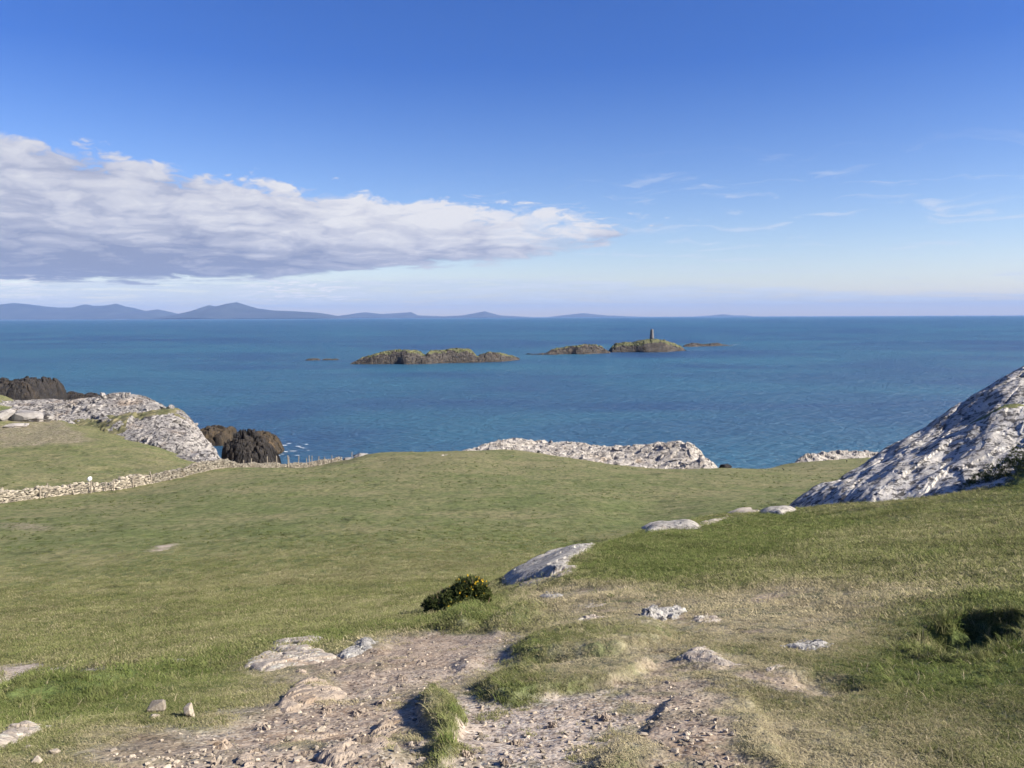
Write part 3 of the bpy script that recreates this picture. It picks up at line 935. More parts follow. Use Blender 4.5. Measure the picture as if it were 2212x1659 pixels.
def relief_slab(X, Y, Z):
    u, v = X * math.cos(R(40)) + Y * math.sin(R(40)), -X * math.sin(R(40)) + Y * math.cos(R(40))
    h = 0.58 * fbm(u / 5.0, v / 2.6, 4, 0.5, 51) + 0.05 * ridged(u / 4.5, v / 1.6, 3, 0.5, 52)
    b1, c1 = blocky(u / 2.6, v / 1.1, 53, 0.5)
    b2, c2 = blocky(u / 0.9, v / 0.42, 54, 0.7)
    q = v / 2.1 + 0.35 * fbm(X / 5, Y / 5, 3, 0.5, 56)
    h += 0.17 * (np.floor(q) + sstep(0.55, 1.0, q - np.floor(q)) - q)
    h += 0.045 * b1 + 0.022 * b2 + 0.03 * fbm(u / 0.5, v / 0.3, 3, 0.6, 57) - 0.10 * np.exp(-c1 / 0.04) * sstep(0.05, 0.3, fbm(X / 4, Y / 4, 2, 0.5, 55))
    return Z + h, c1


def relief_headland(X, Y, Z):
    b1, c1 = blocky(X / 7.0 + 0.3 * Z, Y / 6.0, 61, 0.9)
    b2, c2 = blocky(X / 2.4, Y / 1.9, 62, 1.0)
    b3, c3 = blocky(X / 0.95, Y / 0.8, 63, 1.0)
    h = 0.9 * fbm(X / 16, Y / 16, 3, 0.5, 64) + 0.50 * b1 + 0.24 * b2 + 0.11 * b3
    h -= 0.9 * np.exp(-c1 / 0.04) * (fbm(X / 12, Y / 12, 2, 0.5, 65) > 0.1)
    return Z + h - 1.0, c1


def relief_broken(X, Y, Z):
    b1, c1 = blocky(X / 2.6 - 0.3 * Y, Y / 2.2, 71, 1.3)
    b2, c2 = blocky(X / 1.1 + 0.2 * Y, Y / 0.9, 72, 1.3)
    h = 0.30 * fbm(X / 6, Y / 6, 3, 0.5, 73) - 0.12 + 0.22 * b1 + 0.15 * b2 - 0.25 * np.exp(-c1 / 0.06)
    right = sstep(17, 25, X)
    h += right * 0.28 * blocky(X / 3.4, Y / 3.0, 74, 1.8)[0]
    return Z + h, c1


# the big slab on the right
cps = [at(*p) for p in (
    (1690, 1106, 30.5), (1760, 1093, 29), (1850, 1088, 27), (1950, 1078, 26), (2030, 1074, 25), (2120, 1054, 24), (2212, 1040, 23), (2400, 1003, 22),
    (1850, 1046, 29.5), (1950, 1012, 29), (2050, 988, 28.5), (2130, 962, 28), (2212, 940, 27.5), (2400, 890, 27),
    (1900, 1006, 31.5), (2000, 960, 31.5), (2100, 918, 31), (2170, 893, 30.5), (2230, 884, 30.5), (2230, 890, 29.3), (2140, 905, 29.6), (2400, 830, 31),
    (1740, 1072, 32), (1790, 1047, 33), (1880, 990, 35), (1960, 948, 36), (2010, 917, 36), (2060, 877, 36), (2140, 833, 37), (2212, 806, 38), (2350, 760, 40))]
cps += [low(*p) for p in ((1800, 42, -11.0), (1950, 45, -11), (2100, 46, -10), (2300, 49, -9), (1680, 34, -9.6), (1690, 40, -11), (1640, 31, -9.5), (1660, 28, -8.6), (1800, 26, -7.5), (1950, 23.5, -6.3), (2100, 22.0, -5.6), (2300, 20, -4.8), (2100, 54, -14), (1800, 50, -14))]


def slab_turf(X, Y, Z, g):
    q = at(2175, 897, 30.0)
    d = ((X - q[0]) / 1.5) ** 2 + ((Y - q[1] - 0.1) / 0.75) ** 2
    return d + 0.5 * fbm(X / 0.6, Y / 0.6, 3, 0.5, 58) < 1.0


slab, slab_grid = tps_patch('rock_outcrop', 'large sloping grey slab with black and white mottling rising above the turf', 'rock', cps, 8.5, 33, 20.5, 49, 0.075, relief_slab, [M_slab, M_moss], margin=0.2, turf_fn=slab_turf)

# the headland on the left
cps = [at(*p) for p in (
    (-150, 935, 128), (-20, 935, 128), (60, 945, 123), (120, 958, 118), (200, 958, 118), (270, 968, 115), (330, 988, 109), (400, 996, 106), (485, 998, 105),
    (150, 930, 127), (200, 910, 134), (250, 890, 143), (300, 882, 149), (350, 892, 145), (400, 917, 134), (430, 945, 122), (300, 930, 127), (380, 960, 117), (440, 975, 111), (60, 895, 146), (100, 880, 154), (-100, 890, 150),
    (-150, 853, 182), (0, 855, 180), (100, 858, 172), (200, 860, 168), (260, 860, 166), (290, 860, 165), (340, 868, 160), (375, 882, 155), (400, 893, 150), (420, 908, 144), (440, 932, 136), (470, 957, 125), (489, 985, 112))]
cps += [low(*p) for p in ((300, 182, -24), (400, 166, -32), (445, 150, -34), (482, 132, -31), (505, 113, -27), (515, 105, -24), (520, 125, -38), (250, 200, -36), (100, 205, -30), (0, 215, -34), (-150, 215, -32), (380, 190, -40), (440, 99, -22.5), (485, 99, -23), (520, 98, -24.5), (380, 101, -21.5))]


def headland_turf(X, Y, Z, g):
    n = fbm(X / 5, Y / 7, 4, 0.6, 66)
    q = at(255, 898, 139)
    pocket = ((X - q[0]) / 12) ** 2 + ((Y - q[1]) / 7) ** 2 + 0.9 * n < 0.8
    left = X < -66 + 10 * n - 0.15 * (Y - 120)
    leftg = left & (Y < 142 + 12 * n) & (fbm(X / 3, Y / 4, 3, 0.55, 67) < 0.24)
    return pocket | leftg


headland, head_grid = tps_patch('headland_rock', 'broad pale grey fractured headland dropping steeply to the sea', 'rock', cps, -120, -36, 97, 212, 0.30, relief_headland, [M_grey, M_headturf], margin=0.5, turf_fn=headland_turf)

# the broken outcrop on the brow of the field
cps = [at(*p) for p in (
    (1000, 972, 111), (1060, 975, 109), (1120, 978, 107.5), (1200, 988, 105), (1290, 1001, 102), (1350, 1008, 100), (1450, 1014, 98), (1550, 1017, 97),
    (1030, 965, 116), (1100, 952, 121), (1160, 953, 121), (1220, 956, 120), (1290, 961, 118), (1370, 968, 116), (1440, 974, 114), (1500, 981, 110), (1530, 991, 105.5), (1547, 1008, 100),
    (1150, 967, 114), (1250, 974, 111), (1330, 984, 107.5), (1420, 991, 104.5), (1500, 998, 101.5))]
cps += [low(*p) for p in ((1050, 131, -25), (1200, 131, -26), (1400, 127, -27), (1562, 102, -23.5), (1575, 97, -21.5), (1565, 110, -28), (995, 116, -21.5), (1010, 126, -26), (1500, 122, -28))]
broken, brok_grid = tps_patch('rock_outcrop', 'long low outcrop of broken whitish rock on the far brow of the field', 'rock', cps, -9, 32, 94, 134, 0.16, relief_broken, M_white, margin=0.25)

# the point beyond the birds
cps = [at(*p) for p in (
    (1712, 1003, 109), (1740, 998, 111), (1790, 994, 113), (1830, 990, 116), (1880, 986, 119), (1950, 982, 122),
    (1720, 996, 113), (1745, 985, 115), (1775, 981, 117), (1800, 979, 119), (1830, 978, 121), (1870, 981, 122), (1930, 976, 126))]
cps += [low(*p) for p in ((1706, 113, -23.5), (1710, 120, -26), (1760, 126, -26), (1850, 132, -27), (1950, 136, -27), (1705, 105, -22.2), (1780, 108, -22.6), (1850, 110.5, -22.9), (1930, 113, -23.0))]
point, _ = tps_patch('rock_outcrop', 'low pale shore rocks on the grassy point past the birds', 'rock', cps, 36, 66, 105, 134, 0.18, lambda X, Y, Z: (Z + 0.25 * blocky(X / 2.4, Y / 2.0, 81, 1.4)[0] + 0.16 * blocky(X / 0.9, Y / 0.9, 82, 1.2)[0] + 0.1, None), M_white, margin=0.2)


# ------------------------------------------------------------------ islets, skerries and sea stacks
def islet(name, label, cat, prof, water, depth, mats, seed, power=0.55, blk=4.0, amp=1.0, turf_level=None, step=0.8, lean=0.0, skew=0.35):
    """prof: skyline pixels; water: (px, distance) pairs of the near waterline"""
    wx = np.array([w[0] for w in water], float)
    wd = np.array([w[1] for w in water], float)
    P = []
    for px, py in prof:
        d = pix_dir(px, py)
        Yr = np.interp(px, wx, wd) + depth * skew
        P.append((d[0] / d[1] * Yr, d[2] / d[1] * Yr + EYE))
    P = np.array(P)
    x0, x1 = P[0, 0], P[-1, 0]
    xs = np.arange(x0 - 2, x1 + 2, step)
    xw = np.array([pix_dir(px, 780)[0] / pix_dir(px, 780)[1] * Y for px, Y in water])
    yn = np.interp(xs, xw, wd)
    nv = max(int(depth / step), 24)
    t = np.linspace(0, 1, nv)
    X = np.tile(xs, (nv, 1))
    hs = np.interp(xs, P[:, 0], P[:, 1], left=-1.5, right=-1.5)
    dep = depth * np.clip(0.35 + 0.65 * hs / max(hs.max(), 0.1), 0.25, 1)
    Yg = yn[None, :] + t[:, None] * dep[None, :] + 0.12 * depth * fbm(X / (depth * 0.5), t[:, None] * 0 + seed, 3, 0.5, seed)
    prof_t = np.clip(1 - np.abs((t - skew) / np.where(t < skew, skew, 1 - skew)) ** 2.2, 0, 1) ** power
    n = fbm(X / (blk * 3), Yg / (blk * 3), 4, 0.55, seed + 1)
    b1, c1 = blocky(X / blk, Yg / blk, seed + 2, 1.0)
    b2, c2 = blocky(X / (blk * 0.38), Yg / (blk * 0.38), seed + 3, 1.0)
    pt = prof_t[:, None] * np.ones_like(X)
    Z = (hs[None, :] + 0.9) * pt - 0.9 + amp * (0.8 * n + 0.75 * b1 + 0.35 * b2 - 0.75) * (0.35 + 0.65 * pt) - amp * 1.3 * np.exp(-c1 / 0.07) * (0.4 + 0.6 * n > 0.3)
    keep = Z > -1.2
    turf = None
    if turf_level is not None:
        top = np.maximum(hs[None, :], 2.0)
        turf = (Z / top + 0.35 * fbm(X / 7, Yg / 5, 4, 0.6, seed + 5) > turf_level) & (pt > 0.55)
    o, cap = surface_mesh(name, X, Yg, Z, keep, mats, turf=turf)
    tag(o, label, cat)
    return o


islet('rocky_islet', 'long dark islet with green turf top and a cleft in its middle', 'islet', [(760, 783), (790, 768), (818, 760), (845, 757), (880, 754), (906, 756), (914, 763), (921, 764), (930, 756), (960, 755), (985, 752), (1012, 753), (1022, 759), (1031, 768), (1045, 763), (1060, 759), (1082, 761), (1105, 766), (1122, 772)],
      [(750, 587), (880, 588), (1000, 600), (1085, 615), (1122, 640)], 46, [M_islet, M_turf], 501, blk=4.2, amp=0.8, turf_level=0.80, step=0.62)
islet('rocky_islet', 'low brown islet just left of the beacon islet', 'islet', [(1178, 762), (1195, 753), (1215, 750), (1235, 746), (1260, 743), (1285, 744), (1300, 748), (1308, 753), (1316, 758)], [(1170, 728), (1250, 735), (1320, 750)], 34, [M_islet, M_turf], 521, blk=4.0, amp=0.8, turf_level=0.92, step=0.62)
beacon_islet = islet('rocky_islet', 'domed islet with green top carrying the stone beacon', 'islet', [(1313, 760), (1320, 750), (1332, 741), (1350, 739), (1368, 738), (1385, 734), (1400, 732.5), (1415, 731.5), (1430, 733), (1445, 737), (1460, 742), (1472, 750), (1482, 758)], [(1305, 768), (1400, 771), (1440, 775), (1485, 800)], 55, [M_islet, M_turf], 541, blk=4.6, amp=0.8, turf_level=0.66, step=0.62)
islet('rocky_islet', 'low dark reef trailing off to the right of the beacon islet', 'islet', [(1474, 747), (1485, 742), (1498, 740), (1510, 741.5), (1522, 744), (1535, 741), (1548, 740), (1562, 743), (1578, 745), (1588, 746.5)], [(1465, 900), (1530, 912), (1590, 945)], 34, M_islet, 561, blk=5.0, amp=0.55, step=0.75)
islet('sea_skerry', 'thin dark skerry between the two islet groups', 'rock', [(1132, 765), (1140, 763), (1150, 764), (1165, 763), (1180, 762), (1196, 764), (1206, 766)], [(1125, 735), (1206, 722)], 12, M_islet, 581, blk=3.0, amp=0.35, step=0.6)
islet('sea_skerry', 'smaller of two wave-washed dark skerries left of the long islet', 'rock', [(661, 776), (668, 774), (678, 773.6), (688, 774.5), (692, 776)], [(655, 645), (695, 648)], 8, M_islet, 591, blk=3.0, amp=0.3, step=0.5)
islet('sea_skerry', 'longer of two wave-washed dark skerries left of the long islet', 'rock', [(698, 775.5), (706, 773.8), (716, 774.4), (726, 773.8), (733, 776)], [(695, 648), (735, 650)], 9, M_islet, 594, blk=3.0, amp=0.3, step=0.5)
islet('sea_crag', 'dark brown crag above the sea at the left edge', 'rock', [(-90, 812), (-40, 820), (0, 816), (14, 820), (35, 819), (52, 817), (66, 813), (76, 812), (86, 814), (93, 821), (99, 828), (104, 834), (108, 842), (112, 849)], [(-95, 300), (60, 303), (130, 308)], 34, M_dark, 601, power=0.3, blk=2.6, amp=1.1, step=0.3)
islet('sea_skerry', 'dark seaweed covered shelf below the crag at the left edge', 'rock', [(105, 852), (125, 847), (145, 846), (165, 849), (185, 848), (205, 851), (214, 856)], [(100, 335), (215, 332)], 12, M_dark, 611, blk=3.0, amp=0.6, step=0.35)
islet('sea_skerry', 'small dark ledge jutting from the foot of the crag', 'rock', [(108, 840), (118, 837), (132, 836), (140, 839)], [(100, 372), (145, 376)], 9, M_dark, 615, blk=2.5, amp=0.4, step=0.35)
islet('sea_stack', 'black rock stack standing in the inlet behind the stone wall', 'rock', [(487, 990), (492, 960), (497, 936), (506, 929), (525, 926), (545, 931), (560, 939), (575, 950), (590, 972), (603, 1000)], [(480, 146), (605, 146)], 16, M_dark, 621, power=0.25, blk=1.6, amp=1.0, step=0.14, skew=0.45)
islet('shore_rock', 'brown weedy rocks behind the black stack', 'rock', [(540, 935), (555, 930), (575, 931), (590, 938), (602, 950), (612, 962), (618, 968)], [(530, 196), (620, 201)], 16, M_weed, 631, power=0.4, blk=2.4, amp=0.7, step=0.22)
islet('shore_rock', 'brown weedy ledge between the headland and the black stack', 'rock', [(425, 930), (445, 921), (462, 920), (480, 924), (494, 921), (500, 930), (502, 952)], [(420, 214), (505, 216)], 16, M_weed, 641, power=0.4, blk=2.4, amp=0.6, step=0.22)

# foam where the swell breaks
fv, ff = [], []
for px, py, n_, sx, sy in ((1497, 757, 5, 5, 2.0), (1405, 760, 5, 7, 1.2), (1590, 745, 4, 9, 2.2), (1050, 776, 5, 8, 1.0), (925, 783, 3, 4, 1.0), (1320, 757, 3, 5, 1.5), (617, 962, 7, 4, 2.4), (622, 975, 7, 5, 2.0), (630, 968, 5, 4, 1.4), (150, 843, 5, 6, 1.6), (605, 982, 5, 3, 1.5), (480, 948, 4, 3, 1.2)):
    d = pix_dir(px, py)
    k = -EYE / d[2]
    c0 = d * k
    for _ in range(n_):
        cx, cy = c0[0] + random.gauss(0, sx * 0.6), c0[1] + random.gauss(0, sy * 0.6)
        a, b_ = random.uniform(0.4, 1.3) * sx * (0.36 if c0[1] > 400 else 0.22), random.uniform(0.5, 1.2) * sy * (0.4 if c0[1] > 400 else 0.16)
        s0 = len(fv)
        for q in range(14):
            an = q / 14 * 2 * math.pi
            k2 = random.uniform(0.55, 1.1)
            fv.append((cx + a * k2 * math.cos(an), cy + b_ * k2 * math.sin(an), 0.03 + 0.004 * (s0 % 9)))
        ff.append(list(range(s0, s0 + 14)))
foam = mesh_object('sea_foam', fv, ff, M_foam)
tag(foam, 'white foam where the swell breaks on the rocks', 'foam', kind='stuff')

# the beacon
bx = at(1408, 733, 792)
bz0 = 11.3


def lathe(name, prof, mat, parent=None, seg=20, loc=(0, 0, 0), smooth=True):
    V_, F_ = [], []
    for r_, z in prof:
        for i in range(seg):
            a = 2 * math.pi * i / seg
            V_.append((loc[0] + r_ * math.cos(a), loc[1] + r_ * math.sin(a), loc[2] + z))
    for k in range(len(prof) - 1):
        for i in range(seg):
            j = (i + 1) % seg
            F_.append((k * seg + i, k * seg + j, (k + 1) * seg + j, (k + 1) * seg + i))
    F_.append(tuple(reversed(range(seg))))
    F_.append(tuple(range((len(prof) - 1) * seg, len(prof) * seg)))
    return mesh_object(name, V_, F_, mat, parent, smooth)


bt = tag(empty('beacon_tower', (bx[0], bx[1], bz0)), 'tapering grey stone beacon tower standing on the far islet', 'tower')
lathe('plinth', [(2.7, -3.0), (2.6, 0.7), (2.3, 0.8)], M_tower, bt, 16, smooth=False)
lathe('shaft', [(2.25, 0.75), (2.08, 2.5), (1.88, 4.6), (1.70, 6.8), (1.52, 9.0), (1.44, 10.0)], M_tower, bt, 16, smooth=True)
lathe('cap', [(1.56, 9.95), (1.56, 10.4), (1.2, 10.7), (0.5, 10.85)], M_tower, bt, 16, smooth=False)


# ------------------------------------------------------------------ loose rock shapes
def hull_rock(seed, n=22, flat=0.6, squash=(1, 1, 1), box=0.0):
    """angular stone: convex hull of jittered points; unit size, sits on z = 0"""
    rg = random.Random(seed)
    bm = bmesh.new()
    for _ in range(n):
        v = Vector((rg.gauss(0, 1), rg.gauss(0, 1), rg.gauss(0, 1))).normalized()
        if box:
            m_ = max(abs(v.x), abs(v.y), abs(v.z))
            v = v.lerp(v / m_ * 0.85, box)
        v *= rg.uniform(0.82, 1.08)
        bm.verts.new((v.x * squash[0] * 0.5, v.y * squash[1] * 0.5, v.z * flat * squash[2] * 0.5))
    r_ = bmesh.ops.convex_hull(bm, input=bm.verts)
    bmesh.ops.delete(bm, geom=[e for e in r_['geom_interior'] if isinstance(e, bmesh.types.BMVert)], context='VERTS')
    zmin = min(v.co.z for v in bm.verts)
    for v in bm.verts:
        v.co.z -= zmin
    bmesh.ops.recalc_face_normals(bm, faces=bm.faces)
    return bm


def rock_mesh(name, seed, mat, n=22, flat=0.6, box=0.0, soft=True):
    bm = hull_rock(seed, n, flat, box=box)
    if soft:
        bmesh.ops.bevel(bm, geom=list(bm.edges), offset=0.035, segments=1, affect='EDGES', clamp_overlap=True)
    me = bpy.data.meshes.new(name)
    bm.to_mesh(me)
    bm.free()
    me.materials.append(mat)
    return me


def put(name, me, loc, rot, scl, parent=None):
    o = bpy.data.objects.new(name, me)
    col.objects.link(o)
    o.location, o.rotation_euler, o.scale = loc, rot, scl
    if parent is not None:
        o.parent = parent
    return o


block_meshes = {k: [rock_mesh('block', 700 + i + 50 * j, mt, 14, 0.75, 0.5, soft=False) for i in range(6)] for j, (k, mt) in enumerate((('white', M_white), ('grey', M_grey)))}


def scatter_blocks(parent, grid, key, count, smin, smax, seed, region):
    X, Y, Z, keep = grid
    rg = np.random.default_rng(seed)
    kk = keep & region(X, Y)
    idx = np.nonzero(kk.ravel())[0]
    for i in rg.choice(idx, count, replace=False):
        s = smin + (smax - smin) * rg.random() ** 2.2
        put('rock_block', block_meshes[key][rg.integers(6)], (X.ravel()[i], Y.ravel()[i], Z.ravel()[i] - 0.28 * s), (rg.uniform(-0.5, 0.5), rg.uniform(-0.5, 0.5), rg.uniform(0, 6.3)), (s * rg.uniform(0.8, 1.5), s * rg.uniform(0.7, 1.1), s * rg.uniform(0.5, 1.0)), parent)


scatter_blocks(broken, brok_grid, 'white', 170, 0.4, 1.7, 5, lambda X, Y: (Z_ok := (X > -6) & (X < 26) & (Y < 122)))
scatter_blocks(headland, head_grid, 'grey', 110, 0.6, 2.4, 6, lambda X, Y: (X > -85) & (X < -42) & (Y < 168))


# shapely single rocks of the middle and far distance
def boulder(label, px, py, Y, w, h, mat, seed, rot=0.0, flat=0.7, name='boulder', sink=0.25, depth=0.8):
    p = at(px, py, Y)
    bm = hull_rock(seed, 26, 1.0, box=0.35)
    bmesh.ops.triangulate(bm, faces=bm.faces)
    bmesh.ops.subdivide_edges(bm, edges=bm.edges, cuts=2, use_grid_fill=True)
    for v in bm.verts:
        n = fbm(np.array([v.co.x * 3.1 + seed]), np.array([v.co.y * 3.1 + v.co.z * 2.3]), 3, 0.6, seed)[0]
        v.co += v.co.normalized() * n * 0.06
    me = bpy.data.meshes.new(name)
    bm.to_mesh(me)
    bm.free()
    me.materials.append(mat)
    z = gz_at(p[0], p[1])[0]
    o = put(name, me, (p[0], p[1], z - sink * h), (0, 0, rot), (w, w * depth, h * 1.15))
    return tag(o, label, 'rock')


boulder('dark rounded boulder at the brow just right of the broken outcrop', 1567, 1012, 101, 2.0, 1.05, M_dark, 31, 0.4)
boulder('pointed pale boulder at the far end of the stone wall', 779, 984, 112, 2.4, 0.95, M_grey, 32, 0.2)
boulder('lumpy grey rock beside the last fence posts', 722, 990, 110, 2.9, 0.95, M_grey, 33, 1.0)
boulder('low grey rock left of the lumpy rock near the wall end', 700, 992, 109, 1.8, 0.7, M_grey, 34, 2.0)
boulder('small pale rock between the lumpy and the pointed boulder', 752, 987, 111, 1.5, 0.6, M_grey, 35, 0.5)
boulder('big dark leaning slab on the grass at the left headland', 62, 893, 140, 7.0, 3.0, M_grey, 36, 0.7)
boulder('grey boulder beside the leaning slab on the left headland', 92, 890, 141, 5.0, 1.9, M_grey, 37, 2.1)
boulder('dark rock at the left edge of the picture by the headland', 6, 893, 138, 4.5, 2.6, M_grey, 38, 1.2)
boulder('low pale rock in the grass before the left headland', 35, 916, 132, 4.2, 0.8, M_white, 39, 0.1)


# ------------------------------------------------------------------ rocks pushing out of the near turf
def outcrop(label, outline, h, edge, mat, seed, rough=1.0, name='rock', cell=None, strata=30.0, dome=0.5):
    h *= 0.6 if seed < 810 else (0.55 if 830 < seed < 837 else 0.42 if seed > 860 else 0.45)
    P = ground_points(outline)
    lo_, hi_ = P.min(0), P.max(0)
    size = max(hi_ - lo_)
    pad = 0.06 * size + 0.02
    n = int(np.clip(size / 0.012, 50, 130))
    xs, ys = np.linspace(lo_[0] - pad, hi_[0] + pad, n), np.linspace(lo_[1] - pad, hi_[1] + pad, n)
    X, Y = np.meshgrid(xs, ys)
    g = ground_eval(X, Y)[0] + EYE
    sd = poly_sd(P, X, Y, 10.0)
    c = cell or size * 0.3
    a = R(strata)
    u, v = X * math.cos(a) + Y * math.sin(a), -X * math.sin(a) + Y * math.cos(a)
    sd = sd + fbm(X / (c * 0.5), Y / (c * 0.5), 4, 0.55, seed) * edge * 0.55
    b1, c1 = blocky(u / c, v / (c * 0.45), seed + 1, 1.0)
    b2, c2 = blocky(u / (c * 0.35), v / (c * 0.18), seed + 2, 1.0)
    t = np.clip((sd + edge * 0.25) / edge, 0, None)
    shape = np.where(t < 1, np.sin(np.clip(t, 0, 1) * math.pi / 2) ** dome, 1.0)
    hh = h * shape * (1 + rough * (0.30 * b1 + 0.22 * fbm(u / c, v / (c * 0.6), 4, 0.55, seed + 3) + 0.12 * b2)) - rough * h * 0.35 * np.exp(-c1 / 0.05) * shape
    Z = g - 0.02 - 0.1 * h + hh + h * 0.05 * fbm(X / (c * 0.12), Y / (c * 0.12), 3, 0.6, seed + 4)
    keep = sd > -edge * 0.3
    o, _ = surface_mesh(name, X, Y, Z, keep, mat, smooth=False)
    return tag(o, label, 'rock')


outcrop('long whale-backed grey rock on the slope behind the gorse bush', [(1078, 1276), (1090, 1252), (1130, 1222), (1165, 1203), (1200, 1194), (1250, 1190), (1278, 1182), (1270, 1192), (1246, 1206), (1225, 1222), (1235, 1236), (1190, 1252), (1140, 1262), (1095, 1276)], 0.42, 0.5, M_whale, 801, strata=10, rough=0.7)
outcrop('orange-edged ledge of rock under the whale-backed rock', [(1110, 1262), (1180, 1236), (1240, 1226), (1250, 1234), (1215, 1250), (1150, 1268), (1115, 1276)], 0.16, 0.18, M_near, 803, strata=15)
outcrop('flat cream slab at the top of the path', [(588, 1402), (595, 1388), (640, 1378), (690, 1374), (692, 1380), (668, 1396), (655, 1408), (610, 1412)], 0.14, 0.14, M_near, 811, rough=0.6)
outcrop('wide cream rock sheet with rounded end beside the earth path', [(530, 1438), (540, 1422), (580, 1408), (640, 1412), (670, 1408), (700, 1408), (718, 1420), (690, 1428), (630, 1436), (570, 1448)], 0.13, 0.15, M_near, 813, rough=0.7)
outcrop('small dark rock at the upper end of the path', [(736, 1416), (760, 1398), (795, 1390), (812, 1394), (790, 1408), (752, 1418)], 0.13, 0.12, M_nearg, 815)
outcrop('narrow cream slab in the green bank', [(322, 1438), (345, 1428), (400, 1422), (422, 1424), (400, 1434), (340, 1442)], 0.10, 0.14, M_near, 817, rough=0.6)
outcrop('cream slab at the end of the bare hollow on the left', [(160, 1474), (190, 1460), (240, 1452), (246, 1458), (215, 1472), (180, 1482)], 0.12, 0.16, M_near, 819, rough=0.8)
outcrop('pale lichened rock in rough grass at the bottom left', [(-30, 1600), (0, 1582), (40, 1568), (75, 1562), (92, 1572), (80, 1588), (50, 1596), (30, 1612), (0, 1622), (-30, 1625)], 0.12, 0.10, M_near, 821)
outcrop('little pale rock beyond the lichened rock at bottom left', [(84, 1574), (110, 1560), (124, 1562), (124, 1576), (96, 1584)], 0.05, 0.05, M_near, 823)
outcrop('pale cracked stone under the lichened rock at bottom left', [(36, 1622), (60, 1606), (78, 1612), (70, 1634), (46, 1640)], 0.05, 0.05, M_near, 824)
outcrop('twin-humped grey rock on the crest of the near slope', [(1392, 1146), (1400, 1134), (1425, 1128), (1452, 1130), (1480, 1130), (1510, 1136), (1500, 1142), (1440, 1144), (1405, 1150)], 0.42, 0.5, M_whale, 831, dome=0.7, rough=1.5)
outcrop('rounded pale rock near the foot of the large slab', [(1570, 1108), (1590, 1100), (1620, 1098), (1645, 1106), (1640, 1112), (1600, 1112)], 0.45, 0.7, M_near, 833, dome=0.7, rough=1.4)
outcrop('low dark rubble at the foot of the large slab', [(1642, 1112), (1665, 1104), (1700, 1100), (1712, 1106), (1690, 1114)], 0.32, 0.5, M_whale, 835, rough=1.8)
outcrop('thin strip of rock joining the crest rocks', [(1500, 1134), (1530, 1126), (1570, 1116), (1574, 1120), (1530, 1132), (1504, 1140)], 0.14, 0.25, M_near, 836)
outcrop('pale layered slab above the green mound', [(1238, 1346), (1260, 1338), (1300, 1336), (1345, 1342), (1348, 1350), (1300, 1352), (1250, 1354)], 0.16, 0.12, M_near, 841)
outcrop('dark grey angular rock in the brown turf', [(1376, 1342), (1395, 1326), (1420, 1318), (1462, 1318), (1470, 1326), (1440, 1336), (1410, 1344)], 0.26, 0.2, M_nearg, 843, rough=0.8)
outcrop('cream wedge of rock right of the dark angular rock', [(1488, 1340), (1510, 1330), (1530, 1326), (1560, 1336), (1556, 1342), (1520, 1346)], 0.09, 0.10, M_near, 845)
outcrop('flat cream stones below the dark angular rock', [(1345, 1352), (1390, 1345), (1440, 1344), (1452, 1352), (1400, 1358), (1360, 1360)], 0.05, 0.08, M_near, 847)
outcrop('pale triangular slab below the brown turf', [(1456, 1428), (1480, 1414), (1512, 1408), (1540, 1416), (1585, 1436), (1570, 1442), (1520, 1438), (1480, 1434)], 0.09, 0.12, M_near, 849, rough=0.5)
outcrop('mottled grey slab in the green turf at right', [(1698, 1398), (1715, 1386), (1745, 1380), (1780, 1386), (1798, 1392), (1790, 1400), (1760, 1402), (1720, 1404)], 0.09, 0.09, M_nearg, 851)
outcrop('small cream rock in damp brown ground', [(1650, 1446), (1668, 1438), (1690, 1434), (1698, 1440), (1680, 1450), (1660, 1452)], 0.06, 0.06, M_near, 853)
outcrop('half buried pale stone left of the triangular slab', [(1345, 1412), (1375, 1402), (1410, 1404), (1420, 1414), (1380, 1420)], 0.04, 0.08, M_near, 855)
outcrop('small grey rock on the slope by the orange ledge', [(1160, 1290), (1180, 1280), (1210, 1278), (1215, 1284), (1190, 1290)], 0.10, 0.10, M_nearg, 857)
outcrop('buff rock poking from the top of the right-hand trail', [(1240, 1312), (1280, 1306), (1310, 1305), (1310, 1310), (1270, 1316)], 0.05, 0.08, M_near, 858)
outcrop('earthy ribbed rock hump in the middle of the path', [(600, 1520), (640, 1478), (680, 1466), (725, 1478), (745, 1500), (700, 1512), (650, 1524), (612, 1534)], 0.09, 0.09, M_earthrock, 861, rough=1.5, strata=60)
outcrop('low ribbed rock band across the stony path', [(590, 1600), (640, 1580), (700, 1568), (735, 1570), (720, 1588), (660, 1604), (610, 1612)], 0.06, 0.06, M_earthrock, 863, rough=1.5, strata=40)
outcrop('orange-stained rock at the bottom of the path', [(690, 1640), (720, 1612), (780, 1596), (830, 1592), (860, 1604), (850, 1625), (790, 1640), (730, 1656)], 0.08, 0.07, M_earthrock, 865, rough=1.2, strata=20)
outcrop('dark veined rock beside the turf ridge', [(795, 1580), (820, 1552), (850, 1538), (885, 1545), (890, 1575), (850, 1590), (810, 1596)], 0.08, 0.07, M_earthrock, 867, rough=1.4, strata=70)
outcrop('buff upright slab at the bottom edge of the path', [(500, 1655), (520, 1620), (545, 1618), (548, 1650), (530, 1668)], 0.07, 0.04, M_earthrock, 869, strata=80)
outcrop('smooth buff ledge under the turf ridge', [(895, 1598), (930, 1578), (955, 1590), (950, 1640), (920, 1655), (890, 1640)], 0.05, 0.06, M_earthrock, 871, rough=0.7)

